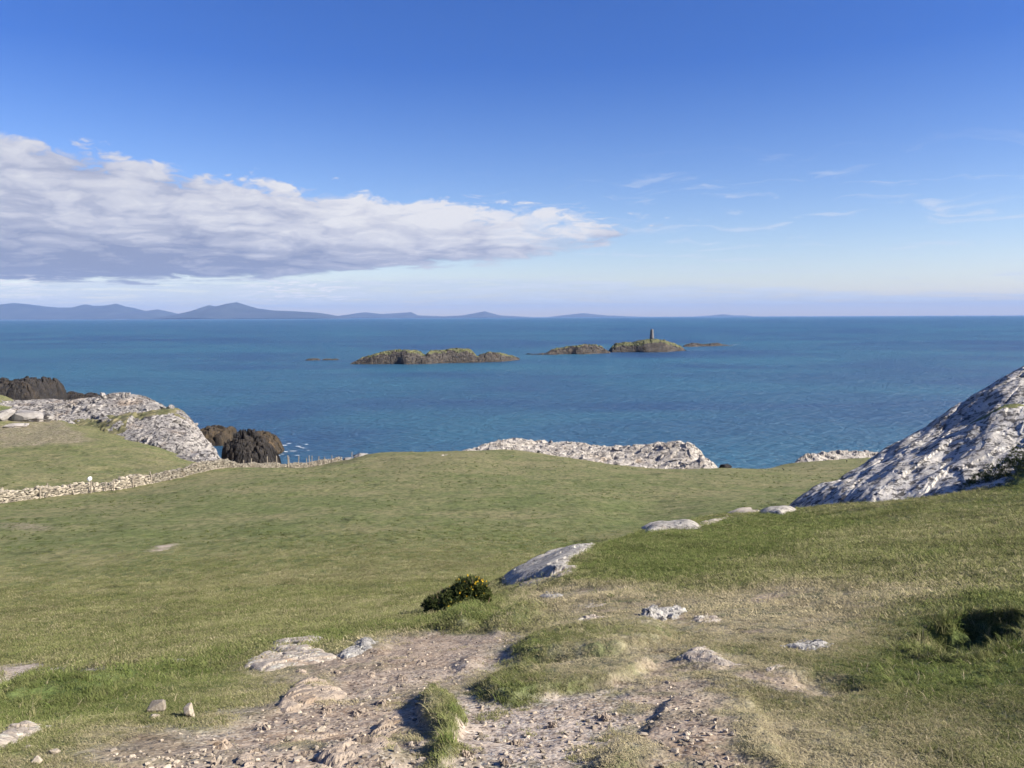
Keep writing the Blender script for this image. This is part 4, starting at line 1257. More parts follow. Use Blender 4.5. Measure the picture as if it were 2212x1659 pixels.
rg = random.Random(404)
for q, (ex, ey, ew) in enumerate(((570, 1560, 46), (630, 1548, 34), (770, 1530, 40), (820, 1512, 30), (560, 1620, 50), (610, 1640, 44), (660, 1625, 36), (760, 1655, 40), (840, 1655, 44), (480, 1600, 40), (700, 1528, 30), (870, 1460, 26), (800, 1452, 30), (730, 1448, 24), (650, 1448, 30), (910, 1425, 24), (1010, 1620, 34), (1110, 1590, 36), (1190, 1560, 30), (1300, 1545, 36), (1090, 1640, 40), (470, 1650, 46))):
    ring = []
    for k_ in range(9):
        an = k_ / 9 * 2 * math.pi
        f_ = rg.uniform(0.6, 1.15)
        ring.append((ex + ew * 0.5 * f_ * math.cos(an), ey + ew * 0.24 * f_ * math.sin(an)))
    o = outcrop('half buried rough rock worn flush with the ' + ('right-hand trail' if ex > 950 else 'upper main path' if ey < 1500 else 'middle of the main path' if ey < 1580 else 'bottom of the main path'), ring, 0.07, 0.045, M_earthrock, 880 + q * 3, rough=1.6, strata=rg.uniform(0, 180))
    o['group'] = 'rocks bedded in the path'

# ------------------------------------------------------------------ loose stones
stone_meshes = [rock_mesh('stone', 900 + i, M_peb, 18, random.uniform(0.5, 0.85), 0.25) for i in range(10)]


stone_list = []


def stone_at(px, py, w, label, group=None, tall=1.0, seed=None, name='stone'):
    stone_list.append((px, py, w, label, group, tall, name))


def place_stone(g, z, px, py, w, label, group, tall, name):
    dist = math.hypot(*g)
    s = w * dist / FPX * 1.05
    rg = random.Random(int(px * 31 + py))
    o = put(name, rg.choice(stone_meshes), (g[0], g[1], z - 0.14 * s), (rg.uniform(-0.2, 0.2), rg.uniform(-0.2, 0.2), rg.uniform(0, 6.28)), (s, s * rg.uniform(0.7, 1.0), s * tall * rg.uniform(0.8, 1.1)))
    return tag(o, label, 'stone', group)


stone_at(342, 1547, 46, 'upright cream stone standing in the grass left of the path', tall=1.9)
stone_at(332, 1556, 26, 'small cream stone at the foot of the upright stone')
stone_at(408, 1552, 42, 'squat buff stone half sunk at the left edge of the path', tall=1.2)
stone_at(245, 1617, 20, 'round pale stone alone in the turf at lower left', tall=1.1)
stone_at(118, 1628, 24, 'yellowish stone in dry grass at lower left')
stone_at(80, 1650, 22, 'pale stone at the bottom left corner')
stone_at(858, 1628, 22, 'reddish angular stone at the bottom of the path', tall=1.2)
stone_at(744, 1588, 24, 'smooth oval pale stone in the stony path', tall=0.7)
stone_at(690, 1565, 30, 'largest flat white stone in the middle of the path', tall=0.5)
stone_at(905, 1505, 46, 'long flat pale stone beside the turf ridge', tall=0.35)
stone_at(900, 1515, 22, 'cream stone tucked under the turf ridge')
stone_at(848, 1486, 24, 'rounded cream stone high on the path', tall=0.8)
stone_at(788, 1490, 34, 'flat grey slab bedded in the path', tall=0.35)
stone_at(1235, 1617, 18, 'white stone with dark side on the bare trail', tall=0.9)
stone_at(727, 1600, 16, 'small white stone left of the oval stone')
stone_at(716, 1442, 12, 'little pale stone under the cream sheet')
stone_at(985, 1437, 12, 'dark chip of stone below the trail junction')
rg = random.Random(77)
zones = [((560, 900), (1480, 1655), 70, 'small pale stone among the rubble of the main path', 'loose stones on the main path'),
         ((960, 1400), (1500, 1655), 16, 'small chip of stone on the bare right-hand trail', 'loose stones on the right-hand trail'),
         ((250, 420), (1625, 1658), 34, 'pale angular stone in the rubble heap at the bottom left', 'rubble heap stones'),
         ((420, 560), (1500, 1655), 14, 'small stone at the left margin of the path', 'stones at the path margin'),
         ((760, 1060), (1370, 1460), 12, 'small stone at the upper end of the path', 'stones at the upper path')]
for (x0, x1), (y0, y1), n_, lab, grp in zones:
    cand = [(rg.uniform(x0, x1), rg.uniform(y0, y1)) for _ in range(n_ * 3)]
    gp = ground_points(cand)
    dm = ground_eval(gp[:, 0], gp[:, 1])[1]
    k = 0
    for c, d_ in zip(cand, dm):
        if d_ > 0.5 or grp.startswith('rubble'):
            sz = 5 + 16 * rg.random() ** 3
            lb = lab
            if grp.startswith('loose stones on the main'):
                lb = ('flat ' if sz < 8 else 'chunky ' if sz > 13 else '') + 'pale stone ' + ('high on the main path near the ribbed hump' if c[1] < 1540 else 'half way down the stony main path' if c[1] < 1600 else 'at the bottom of the main path near the orange-stained rock')
            elif grp.startswith('rubble'):
                lb = ('larger' if sz > 11 else 'little') + ' angular stone in the rubble heap at the bottom left'
            elif grp.startswith('loose stones on the right'):
                lb = 'small chip of stone ' + ('high on the bare right-hand trail' if c[1] < 1570 else 'low on the bare right-hand trail near the bottom edge')
            stone_at(c[0], c[1], sz, lb, grp, tall=rg.uniform(0.5, 1.0))
            k += 1
            if k >= n_:
                break

_sg = ground_points([(q[0], q[1]) for q in stone_list])
_sz = gz_at(_sg[:, 0], _sg[:, 1])
for g, z, q in zip(_sg, _sz, stone_list):
    place_stone(g, z, *q)

# ------------------------------------------------------------------ dry stone wall
wall_px = np.array([(-160, 1106, 54), (-80, 1097, 57), (0, 1088, 60), (130, 1073, 66), (250, 1058, 71), (370, 1042, 78), (500, 1020, 88), (600, 1004, 97), (690, 993, 105), (735, 988, 109)], float)
wall_pts = np.array([at(*p)[:2] for p in wall_px])
seglen = np.r_[0, np.cumsum(np.hypot(*np.diff(wall_pts, axis=0).T))]
WL = seglen[-1]


def wall_xy(s):
    return np.array([np.interp(s, seglen, wall_pts[:, 0]), np.interp(s, seglen, wall_pts[:, 1])])


def wall_frame(s):
    a, b_ = wall_xy(max(s - 0.5, 0)), wall_xy(min(s + 0.5, WL))
    d = (b_ - a) / np.linalg.norm(b_ - a)
    nrm = np.array([d[1], -d[0]])           # towards the viewer
    return wall_xy(s), d, nrm


wall_s = np.linspace(0, WL, 400)
_wx = np.array([wall_xy(s) for s in wall_s])
_wz = gz_at(_wx[:, 0], _wx[:, 1])
_wz = np.convolve(np.pad(_wz, 6, mode='edge'), np.ones(13) / 13, mode='valid')


def wall_h(s):
    """height of the wall; it has sunk in places"""
    h = 0.90 + 0.12 * math.sin(s * 0.45) + 0.10 * math.sin(s * 1.3 + 1)
    h -= 0.38 * math.exp(-((s - np.interp(215, wall_px[:, 0], seglen)) / 1.6) ** 2)
    h -= 0.3 * math.exp(-((s - np.interp(520, wall_px[:, 0], seglen)) / 3.0) ** 2)
    return h * float(np.interp(s, [0, WL * 0.75, WL], [1.03, 0.95, 0.7]))


wall = tag(empty('dry_stone_wall', (_wx[0, 0], _wx[0, 1], _wz[0])), 'sunlit dry stone wall crossing the field on the left', 'wall')
wall_origin = np.array([_wx[0, 0], _wx[0, 1], _wz[0]])
cv, cf = [], []
for i, s in enumerate(np.linspace(0, WL, 120)):
    p, d, nrm = wall_frame(s)
    z0 = float(np.interp(s, wall_s, _wz))
    h = wall_h(s)
    for off, z in ((0.27, -0.3), (0.17, h - 0.16), (-0.17, h - 0.16), (-0.27, -0.3)):
        cv.append((p[0] + nrm[0] * off - wall_origin[0], p[1] + nrm[1] * off - wall_origin[1], z0 + z - wall_origin[2]))
    if i:
        a = (i - 1) * 4
        for q in range(3):
            cf.append((a + q, a + q + 1, a + q + 5, a + q + 4))
mesh_object('rubble_core', cv, cf, M_core, wall)
wall_meshes = [rock_mesh('stone', 1000 + i, M_stone, 14, 1.0, 0.75, soft=False) for i in range(12)]
for me in wall_meshes:                       # centre them
    for v in me.vertices:
        v.co.z -= 0.5
items = []
for side in (1, -1):
    z = 0.0
    course = 0
    while z < 1.25:
        ch = random.uniform(0.11, 0.20)
        s = random.uniform(0, 0.3)
        while s < WL:
            ln = random.uniform(0.20, 0.58) * (1.0 if side > 0 else 1.6)
            sc = s + ln / 2
            h = wall_h(min(sc, WL))
            if z + ch * 0.6 < h:
                p, d, nrm = wall_frame(min(sc, WL))
                off = 0.30 - 0.10 * z / 1.1 + random.uniform(-0.035, 0.045)
                zz = float(np.interp(sc, wall_s, _wz)) + z + ch / 2 + random.uniform(-0.025, 0.025)
                items.append((side, p[0] + nrm[0] * off * side, p[1] + nrm[1] * off * side, zz, math.atan2(d[1], d[0]) + random.uniform(-0.2, 0.2), ln * 1.12, random.uniform(0.24, 0.34), ch * random.uniform(1.0, 1.45), random.uniform(-0.16, 0.16)))
            s += ln
        z += ch
        course += 1
s = 0.1
while s < WL:                                # cope stones set on edge along the top
    ln = random.uniform(0.14, 0.42)
    p, d, nrm = wall_frame(min(s, WL))
    zz = float(np.interp(s, wall_s, _wz)) + wall_h(min(s, WL)) + random.uniform(-0.04, 0.07)
    items.append((1, p[0], p[1], zz, math.atan2(d[1], d[0]) + random.uniform(-0.4, 0.4), ln * 1.2, random.uniform(0.35, 0.5), random.uniform(0.16, 0.36), random.uniform(-0.6, 0.6)))
    s += ln
front = [it for it in items if it[0] > 0]
d_vis = [math.hypot(it[1], it[2]) + (1e3 if it[1] < -0.668 * it[2] else 0) for it in front]
order = np.argsort(d_vis)
single = set(int(i) for i in order[:300])
rest_v, rest_f = [], []


def stone_matrix(it):
    return Matrix.Translation((it[1] - wall_origin[0], it[2] - wall_origin[1], it[3] - wall_origin[2])) @ Euler((0, it[8], it[4])).to_matrix().to_4x4() @ Matrix.Diagonal((it[5], it[6], it[7], 1))


def pool_stone(it):
    me = random.choice(wall_meshes)
    Mx = np.array(stone_matrix(it))
    co = np.array([v.co[:] for v in me.vertices])
    co = co @ Mx[:3, :3].T + Mx[:3, 3]
    b0 = len(rest_v)
    rest_v.extend(map(tuple, co))
    rest_f.extend([tuple(b0 + i for i in p.vertices) for p in me.polygons])


for i, it in enumerate(front):
    if i in single:
        o = bpy.data.objects.new('stone', random.choice(wall_meshes))
        col.objects.link(o)
        o.parent = wall
        o.matrix_local = stone_matrix(it)
    else:
        pool_stone(it)
for it in items:
    if it[0] < 0:
        pool_stone(it)
ws = mesh_object('wall_stones', rest_v, rest_f, M_stone, wall)
ws['kind'] = 'stuff'

# ------------------------------------------------------------------ fence posts along the wall (photo pixels of the full frame)
posts = [  # x, top, bottom, behind the wall, x of the foot, label
    (9, 1919, 1975, True, 9, 'stub of a post at the left edge showing just over the wall'),
    (158, 1917, 1976, False, 158, 'thick upright post standing before the wall, nearest one at left'),
    (186, 1902, 1960, True, 186, 'pale post behind the wall next to the leaning stake'),
    (196, 1923, 1972, False, 179, 'short stake leaning to the right against the wall'),
    (278, 1909, 1963, False, 297, 'thin stake leaning to the left by the sunken wall'),
    (358, 1889, 1948, False, 358, 'thin post with a white bag on its top'),
    (416, 1897, 1945, False, 416, 'first post right of the white bag'),
    (447, 1887, 1937, False, 447, 'second post right of the white bag'),
    (470, 1874, 1925, True, 470, 'pale post tip behind the wall right of the white bag'),
    (524, 1876, 1925, False, 524, 'third upright post right of the white bag before the wall'),
    (591, 1858, 1912, True, 591, 'wide pale post behind the wall beside a dark post'),
    (596, 1868, 1915, False, 596, 'dark post before the wall beside the wide pale post'),
    (705, 1843, 1890, True, 705, 'post tip behind the wall where it begins to climb'),
    (759, 1845, 1891, False, 759, 'upright post halfway along the wall'),
    (812, 1832, 1876, True, 812, 'small post tip behind the upright cope stones'),
    (829, 1832, 1877, False, 829, 'stout post beside a dark gap in the wall'),
    (898, 1821, 1863, False, 898, 'dark post left of a pale post tip, seen before the grass'),
    (904, 1817, 1858, True, 904, 'pale post tip behind the wall at the grass corner'),
    (959, 1812, 1850, False, 959, 'post below the left foot of the black stack'),
    (990, 1805, 1847, False, 988, 'tall dark post before the black stack'),
    (1052, 1798, 1836, False, 1056, 'slightly leaning post before the black stack'),
    (1090, 1795, 1836, False, 1090, 'post at the right foot of the black stack'),
    (1135, 1793, 1833, False, 1135, 'front post of a close pair against the blue sea'),
    (1139, 1798, 1830, True, 1139, 'hind post of a close pair against the blue sea'),
    (1174, 1795, 1827, False, 1176, 'single post against the sea beyond the close pair'),
    (1207, 1804, 1825, True, 1207, 'short pale post tip before the twin posts'),
    (1216, 1793, 1821, False, 1218, 'left one of twin posts against the sea'),
    (1228, 1794, 1821, False, 1228, 'right one of twin posts against the sea'),
    (1255, 1796, 1818, False, 1255, 'post at the near end of the lumpy grey rock'),
    (1278, 1798, 1815, False, 1278, 'short post before the lumpy grey rock'),
    (1307, 1793, 1812, False, 1307, 'post in front of the middle of the lumpy rock'),
    (1386, 1780, 1800, False, 1386, 'last thin post just left of the pointed boulder'),
]
wpx = np.array([ground_points([(p[0], p[1])])[0] for p in wall_px])


def make_post(seed, w):
    rg = random.Random(seed)
    bm = bmesh.new()
    rings = 6
    prev = None
    for k in range(rings):
        t = k / (rings - 1)
        ring = []
        for i in range(7):
            a = 2 * math.pi * i / 7
            r_ = w * 0.5 * (1.0 - 0.12 * t) * rg.uniform(0.9, 1.1)
            ring.append(bm.verts.new((r_ * math.cos(a) + 0.012 * math.sin(t * 5 + seed), r_ * math.sin(a), t + (0.018 * math.cos(a + seed) if k == rings - 1 else 0))))
        if prev:
            for i in range(7):
                bm.faces.new((prev[i], prev[(i + 1) % 7], ring[(i + 1) % 7], ring[i]))
        prev = ring
    bm.faces.new(prev)
    me = bpy.data.meshes.new('fence_post')
    bm.to_mesh(me)
    bm.free()
    me.materials.append(M_wood)
    return me


post_top = {}
K = 2212.0 / 4032.0
for i, (fx, ty, by, behind, footx, lab) in enumerate(posts):
    px = footx * K
    Yw = np.interp(px, np.r_[wall_px[:, 0], 800], np.r_[wall_px[:, 2], 113])
    d = pix_dir(px, by * K)
    Yp = Yw + (1.0 if behind else -0.75)
    x, y = d[0] / d[1] * Yp, Yp
    z = gz_at(x, y)[0]
    dt = pix_dir(fx * K, ty * K)
    ztop = EYE + dt[2] / dt[1] * Yp
    xtop = dt[0] / dt[1] * Yp
    L = max(ztop - z, 0.5)
    w = (0.13 if 'wide' in lab or 'thick' in lab or 'stout' in lab else 0.115)
    me = make_post(i, w)
    o = put('fence_post', me, (x, y, z - 0.15), (0, math.atan2(xtop - x, L), i * 0.7 if abs(xtop - x) < 0.05 else 0), (1, 1, math.hypot(L + 0.15, xtop - x)))
    tag(o, lab, 'post', 'fence posts along the dry stone wall')
    post_top[i] = (xtop, y, ztop)

# white bag caught on a post
bm = bmesh.new()
bmesh.ops.create_icosphere(bm, subdivisions=3, radius=0.5)
for v in bm.verts:
    n = fbm(np.array([v.co.x * 3]), np.array([v.co.z * 3 + v.co.y]), 3, 0.6, 5)[0]
    k = 1.0 if v.co.z > -0.1 else 1.0 - 0.75 * (-v.co.z - 0.1)
    v.co = Vector((v.co.x * k, v.co.y * k * 0.7, v.co.z * 1.15)) * (1 + 0.16 * n)
me = bpy.data.meshes.new('plastic_bag')
bm.to_mesh(me)
bm.free()
me.materials.append(M_bag)
me.polygons.foreach_set('use_smooth', np.ones(len(me.polygons), bool))
bp = post_top[5]
tag(put('plastic_bag', me, (bp[0] - 0.12, bp[1], bp[2] + 0.05), (0.1, 0.25, 0.3), (0.38, 0.36, 0.44)), 'white bag caught on top of a thin fence post', 'bag')

# fallen pale rail at the foot of the wall
def wall_foot(px, off):
    Yw = float(np.interp(px, wall_px[:, 0], wall_px[:, 2])) + off
    d = pix_dir(px, 1040)
    x, y = d[0] / d[1] * Yw, Yw
    return Vector((x, y, gz_at(x, y)[0] + 0.08))


ra, rb = wall_foot(818 * K, -0.75), wall_foot(896 * K, -0.75)
o = put('fallen_rail', make_post(60, 0.12), ra, (rb - ra).to_track_quat('Z', 'Y').to_euler(), (1, 1, (rb - ra).length))
tag(o, 'pale fallen rail lying at the wall foot between two posts', 'rail')


# ------------------------------------------------------------------ gorse bush
def gorse(name, label, px, py, lobes, flowers, tones, seed):
    foot = ground_points([(px, py)])[0]
    dist = math.hypot(*foot)
    u = dist / FPX                        # metres per photo pixel at the bush
    z0 = gz_at(foot[0], foot[1])[0]
    root = tag(empty(name, (foot[0], foot[1], z0)), label, 'bush')
    side = Vector((foot[1], -foot[0], 0)).normalized()
    away = Vector((foot[0], foot[1], 0)).normalized()
    rg = np.random.default_rng(seed)
    gx0, gy0 = foot
    tv, tf, tt = [], [], []

    def add_spike(c, d, ln, w, store_v, store_f):
        s_ = d.cross(Vector((rg.normal(), rg.normal(), rg.normal()))).normalized() * w
        b0 = len(store_v)
        store_v.extend([tuple(c - s_), tuple(c + s_), tuple(c + d * ln)])
        store_f.append((b0, b0 + 1, b0 + 2))
    dead_v, dead_f, fl_v, fl_f, st_v, st_f = [], [], [], [], [], []
    nf = 0
    for li, (a, h, rx, rz) in enumerate(lobes):
        base = side * (a * u)
        gzl = gz_at(gx0 + base.x, gy0 + base.y)[0] - z0
        cen = base + Vector((0, 0, gzl + h * u * 0.95)) + away * rg.normal(0, 4 * u)
        for _ in range(330):
            n = Vector(rg.normal(0, 1, 3))
            n.normalize()
            rad = rg.uniform(0.62, 1.06)
            lump = 1 + 0.18 * math.sin(n.x * 5 + li) * math.sin(n.z * 6 + li * 2)
            c = cen + Vector((n.x * rx * u, n.y * rx * u * 1.1, n.z * rz * u * 0.8)) * rad * lump
            gl = gzl - 0.03
            if c.z < gl:
                continue
            up = (n * 0.8 + Vector((rg.normal(0, 0.5), rg.normal(0, 0.5), 0.5 + rg.random() * 0.5))).normalized()
            for _k in range(7):
                d = (up + Vector(rg.normal(0, 0.6, 3))).normalized()
                add_spike(c + d * rg.uniform(0, 0.02), d, rg.uniform(0.035, 0.085), 0.0065, tv, tf)
            top = n.z > 0.0
            if flowers and top and -15 < a < 60 and rg.random() < 0.20 and rad > 0.85:
                nf += 1
                for _k in range(6):
                    d = (up + Vector(rg.normal(0, 0.7, 3))).normalized()
                    add_spike(c + up * 0.05, d, rg.uniform(0.016, 0.03), 0.010, fl_v, fl_f)
            if flowers and n.z > 0.35 and (a > 36 or a < -15) and rg.random() < 0.25:
                d = (up + Vector((0, 0, 0.8)) + Vector(rg.normal(0, 0.4, 3))).normalized()
                add_spike(c, d, rg.uniform(0.08, 0.16), 0.006, dead_v, dead_f)
        for _ in range(5):
            b0 = len(st_v)
            p0 = base + Vector((rg.normal(0, 0.05), rg.normal(0, 0.05), gzl - 0.05))
            p1 = cen + Vector(rg.normal(0, 0.08, 3))
            for p, r_ in ((p0, 0.014), (p1, 0.006)):
                for q in range(5):
                    an = q * 2 * math.pi / 5
                    st_v.append((p.x + r_ * math.cos(an), p.y + r_ * math.sin(an), p.z))
            for q in range(5):
                st_f.append((b0 + q, b0 + (q + 1) % 5, b0 + 5 + (q + 1) % 5, b0 + 5 + q))
    mg = plain_mat(name + '_green', tones[0], tones[1], scale=9.0, bump=0.0)
    my = plain_mat('gorse_yellow', (0.62, 0.40, 0.02), (0.80, 0.56, 0.04), scale=20.0, bump=0.0)
    md = plain_mat('gorse_dead_twigs', (0.16, 0.11, 0.07), (0.32, 0.24, 0.16), scale=20.0, bump=0.0)
    f_ = mesh_object('foliage', tv, np.array(tf), mg, root)
    extra = [mesh_object('flowers', fl_v, np.array(fl_f), my, root), mesh_object('dead_twigs', dead_v, np.array(dead_f), md, root)] if flowers else []
    s_ = mesh_object('stems', st_v, np.array(st_f), md, root)
    for o in [f_, s_] + extra:
        o['kind'] = 'stuff'


gorse('gorse_bush', 'dark green gorse bush with yellow flowers on the slope below the rock', 985, 1322,
      ((-52, 16, 17, 22), (-40, 18, 18, 24), (-22, 22, 20, 26), (-4, 28, 20, 27), (14, 38, 20, 28), (26, 46, 20, 26), (40, 44, 18, 26), (54, 34, 16, 26), (64, 24, 12, 18), (34, 24, 24, 24), (4, 14, 28, 22)), True, ((0.034, 0.050, 0.014), (0.110, 0.130, 0.034)), 3)
gorse('low_shrub', 'low green shrub hummock against the right foot of the large slab', 2160, 1046,
      ((-44, 6, 16, 14), (-28, 14, 20, 20), (-8, 22, 22, 24), (14, 26, 24, 26), (36, 28, 24, 26), (58, 28, 24, 26), (80, 28, 24, 26), (0, 8, 30, 18), (40, 8, 30, 18)), False, ((0.045, 0.065, 0.016), (0.120, 0.140, 0.036)), 4)


# ------------------------------------------------------------------ two black birds on the far grass
def crow(px, py, Y, length, heading, label):
    p = at(px, py, Y)
    z = gz_at(p[0], p[1])[0]
    root = tag(empty('crow', (p[0], p[1], z)), label, 'bird', 'crows on the far grass')
    root.rotation_euler = (0, 0, heading)
    s = length
    spine = [(-0.52, 0.30, 0.010, 0.05), (-0.36, 0.34, 0.022, 0.065), (-0.22, 0.40, 0.07, 0.08), (-0.08, 0.46, 0.125, 0.125), (0.08, 0.53, 0.14, 0.14), (0.20, 0.63, 0.105, 0.105), (0.27, 0.72, 0.07, 0.07), (0.33, 0.78, 0.078, 0.072), (0.39, 0.79, 0.055, 0.05), (0.43, 0.785, 0.02, 0.018)]
    V_, F_ = [], []
    seg = 12
    for x, zz, rz_, ry in spine:
        for i in range(seg):
            a = 2 * math.pi * i / seg
            V_.append((x * s, ry * s * math.cos(a), (zz + rz_ * math.sin(a)) * s))
    for k in range(len(spine) - 1):
        for i in range(seg):
            j = (i + 1) % seg
            F_.append((k * seg + i, (k + 1) * seg + i, (k + 1) * seg + j, k * seg + j))
    F_.append(tuple(range(seg)))
    F_.append(tuple(reversed(range((len(spine) - 1) * seg, len(spine) * seg))))
    mesh_object('body', V_, F_, M_black, root, True)
    bv = [(0.41 * s, 0.02 * s, 0.80 * s), (0.41 * s, -0.02 * s, 0.80 * s), (0.41 * s, 0, 0.76 * s), (0.54 * s, 0, 0.765 * s)]
    mesh_object('beak', bv, [(0, 1, 3), (1, 2, 3), (2, 0, 3), (0, 2, 1)], M_beak, root)
    for sd in (-1, 1):
        wv = [(0.12 * s, sd * 0.135 * s, 0.60 * s), (-0.1 * s, sd * 0.15 * s, 0.53 * s), (-0.44 * s, sd * 0.05 * s, 0.335 * s), (-0.2 * s, sd * 0.13 * s, 0.38 * s), (0.06 * s, sd * 0.15 * s, 0.46 * s),
              (0.0, sd * 0.09 * s, 0.5 * s)]
        mesh_object('wing', wv, [(0, 1, 5), (1, 2, 5), (2, 3, 5), (3, 4, 5), (4, 0, 5), (0, 4, 3, 2, 1)], M_black, root)
        r_ = 0.012 * s
        lv = []
        for x, zz in ((0.0, 0.36), (0.03, -0.02)):
            for q in range(6):
                an = q * math.pi / 3
                lv.append((x * s + r_ * math.cos(an), sd * 0.055 * s + r_ * math.sin(an), zz * s))
        lf = [(q, (q + 1) % 6, 6 + (q + 1) % 6, 6 + q) for q in range(6)]
        b0 = len(lv)
        for an in (-0.5, 0, 0.5, math.pi):
            lv += [(0.03 * s - 0.008 * s * math.sin(an), sd * 0.055 * s + 0.008 * s * math.cos(an), 0.015 * s), (0.03 * s + 0.008 * s * math.sin(an), sd * 0.055 * s - 0.008 * s * math.cos(an), 0.015 * s), (0.03 * s + 0.09 * s * math.cos(an), sd * 0.055 * s + 0.09 * s * math.sin(an), 0.0)]
            lf.append((b0, b0 + 1, b0 + 2))
            b0 += 3
        mesh_object('leg', lv, lf, M_beak, root)


crow(1692, 1021, 88, 0.44, R(200), 'crow standing on the open field short of the earth track')
crow(1829, 1003, 104, 0.50, R(250), 'crow standing on the earth track by the grassy point')


# ------------------------------------------------------------------ grass and gravel
proto_col = bpy.data.collections.new('tuft_shapes')
peb_col = bpy.data.collections.new('pebble_shapes')


def blade_material():
    m = bpy.data.materials.new('grass_blade')
    m.use_nodes = True
    N = NT(m.node_tree)
    N.n.clear()
    out = N.node('ShaderNodeOutputMaterial')
    t = N.attr('tint', 'INSTANCER')
    sh = N.attr('shade', 'INSTANCER')
    c = N.mix(N.ramp(t, 0.0, 0.5, smooth=False), (0.118, 0.148, 0.044), (0.205, 0.203, 0.088))
    c = N.mix(N.ramp(t, 0.45, 1.0, smooth=False), c, (0.40, 0.34, 0.21))
    c = N.mix(1.0, c, N.mix(sh, (0.55, 0.55, 0.55), (1.4, 1.4, 1.4)), 'MULTIPLY')
    d = N.node('ShaderNodeBsdfDiffuse')
    tr = N.node('ShaderNodeBsdfTranslucent')
    N.put(d.inputs['Color'], c)
    N.put(tr.inputs['Color'], c)
    mx = N.node('ShaderNodeMixShader')
    mx.inputs[0].default_value = 0.28
    N.l.new(d.outputs[0], mx.inputs[1])
    N.l.new(tr.outputs[0], mx.inputs[2])
    N.l.new(mx.outputs[0], out.inputs['Surface'])
    return m


M_blade = blade_material()


def tuft(i, n, rad, ln, w, spread):
    rg = np.random.default_rng(3000 + i)
    V_, F_ = [], []
    for _ in range(n):
        a, r_ = rg.uniform(0, 6.28), rad * math.sqrt(rg.random())
        b0 = np.array([r_ * math.cos(a), r_ * math.sin(a), -0.006])
        L = ln * rg.uniform(0.55, 1.15)
        an = rg.uniform(0, 6.28)
        lean = rg.uniform(0.15, spread)
        dirh = np.array([math.cos(an), math.sin(an), 0]) + np.array([-0.25, 0.15, 0])
        wv = np.array([-math.sin(an + rg.normal(0, .6)), math.cos(an), 0]) * w * rg.uniform(0.7, 1.2) * 0.5
        mid = b0 + dirh * L * lean * 0.35 + np.array([0, 0, L * 0.6])
        tip = b0 + dirh * L * lean + np.array([0, 0, L * (1 - 0.35 * lean)])
        k = len(V_)
        V_ += [b0 - wv, b0 + wv, mid - wv * 0.8, mid + wv * 0.8, tip]
        F_ += [(k, k + 1, k + 3, k + 2), (k + 2, k + 3, k + 4)]
    me = bpy.data.meshes.new('tuft')
    me.from_pydata([tuple(v) for v in V_], [], F_)
    me.materials.append(M_blade)
    ob = bpy.data.objects.new('tuft_%02d' % i, me)
    proto_col.objects.link(ob)


for i in range(4):
    tuft(i, 16, 0.030, 0.030, 0.0032, 0.9)            # close cropped
for i in range(4, 6):
    tuft(i, 30, 0.10, 0.045, 0.006, 0.9)              # wider patches further off
for i in range(6, 8):
    tuft(i, 22, 0.035, 0.095, 0.0042, 1.0)            # long tussock
for i in range(8, 10):
    tuft(i, 5, 0.03, 0.075, 0.0032, 1.3)              # single straws

for i in range(5):
    me = rock_mesh('pebble', 4000 + i, M_grav, 12, 0.6, 0.2, soft=False)
    peb_col.objects.link(bpy.data.objects.new('pebble_%02d' % i, me))


def instancer(name, pts_, rot, scl, idx, attrs, collection):
    me = bpy.data.meshes.new(name)
    me.vertices.add(len(pts_))
    me.vertices.foreach_set('co', np.asarray(pts_, np.float32).ravel())
    for nm, arr, ty in (('rot', rot, 'FLOAT_VECTOR'), ('scl', scl, 'FLOAT_VECTOR'), ('idx', idx, 'INT')):
        a = me.attributes.new(nm, ty, 'POINT')
        if ty == 'FLOAT_VECTOR':
            a.data.foreach_set('vector', np.asarray(arr, np.float32).ravel())
        else:
            a.data.foreach_set('value', np.asarray(arr, np.int32))
    for nm, arr in attrs.items():
        a = me.attributes.new(nm, 'FLOAT', 'POINT')
        a.data.foreach_set('value', np.asarray(arr, np.float32))
    ob = bpy.data.objects.new(name, me)
    col.objects.link(ob)
    ng = bpy.data.node_groups.new(name + '_nodes', 'GeometryNodeTree')
    ng.interface.new_socket('Geometry', in_out='INPUT', socket_type='NodeSocketGeometry')
    ng.interface.new_socket('Geometry', in_out='OUTPUT', socket_type='NodeSocketGeometry')
    n = ng.nodes
    gi, go = n.new('NodeGroupInput'), n.new('NodeGroupOutput')
    mp = n.new('GeometryNodeMeshToPoints')
    ip = n.new('GeometryNodeInstanceOnPoints')
    ci = n.new('GeometryNodeCollectionInfo')
    ci.inputs['Collection'].default_value = collection
    ci.inputs['Separate Children'].default_value = True
    ci.inputs['Reset Children'].default_value = True

    def named(nm, ty):
        q = n.new('GeometryNodeInputNamedAttribute')
        q.data_type = ty
        q.inputs['Name'].default_value = nm
        return q.outputs['Attribute']
    L = ng.links
    L.new(gi.outputs[0], mp.inputs['Mesh'])
    L.new(mp.outputs[0], ip.inputs['Points'])
    L.new(ci.outputs[0], ip.inputs['Instance'])
    ip.inputs['Pick Instance'].default_value = True
    L.new(named('idx', 'INT'), ip.inputs['Instance Index'])
    e2r = n.new('FunctionNodeEulerToRotation')
    L.new(named('rot', 'FLOAT_VECTOR'), e2r.inputs[0])
    L.new(e2r.outputs[0], ip.inputs['Rotation'])
    L.new(named('scl', 'FLOAT_VECTOR'), ip.inputs['Scale'])
    L.new(ip.outputs[0], go.inputs[0])
    md = ob.modifiers.new('scatter', 'NODES')
    md.node_group = ng
    return ob


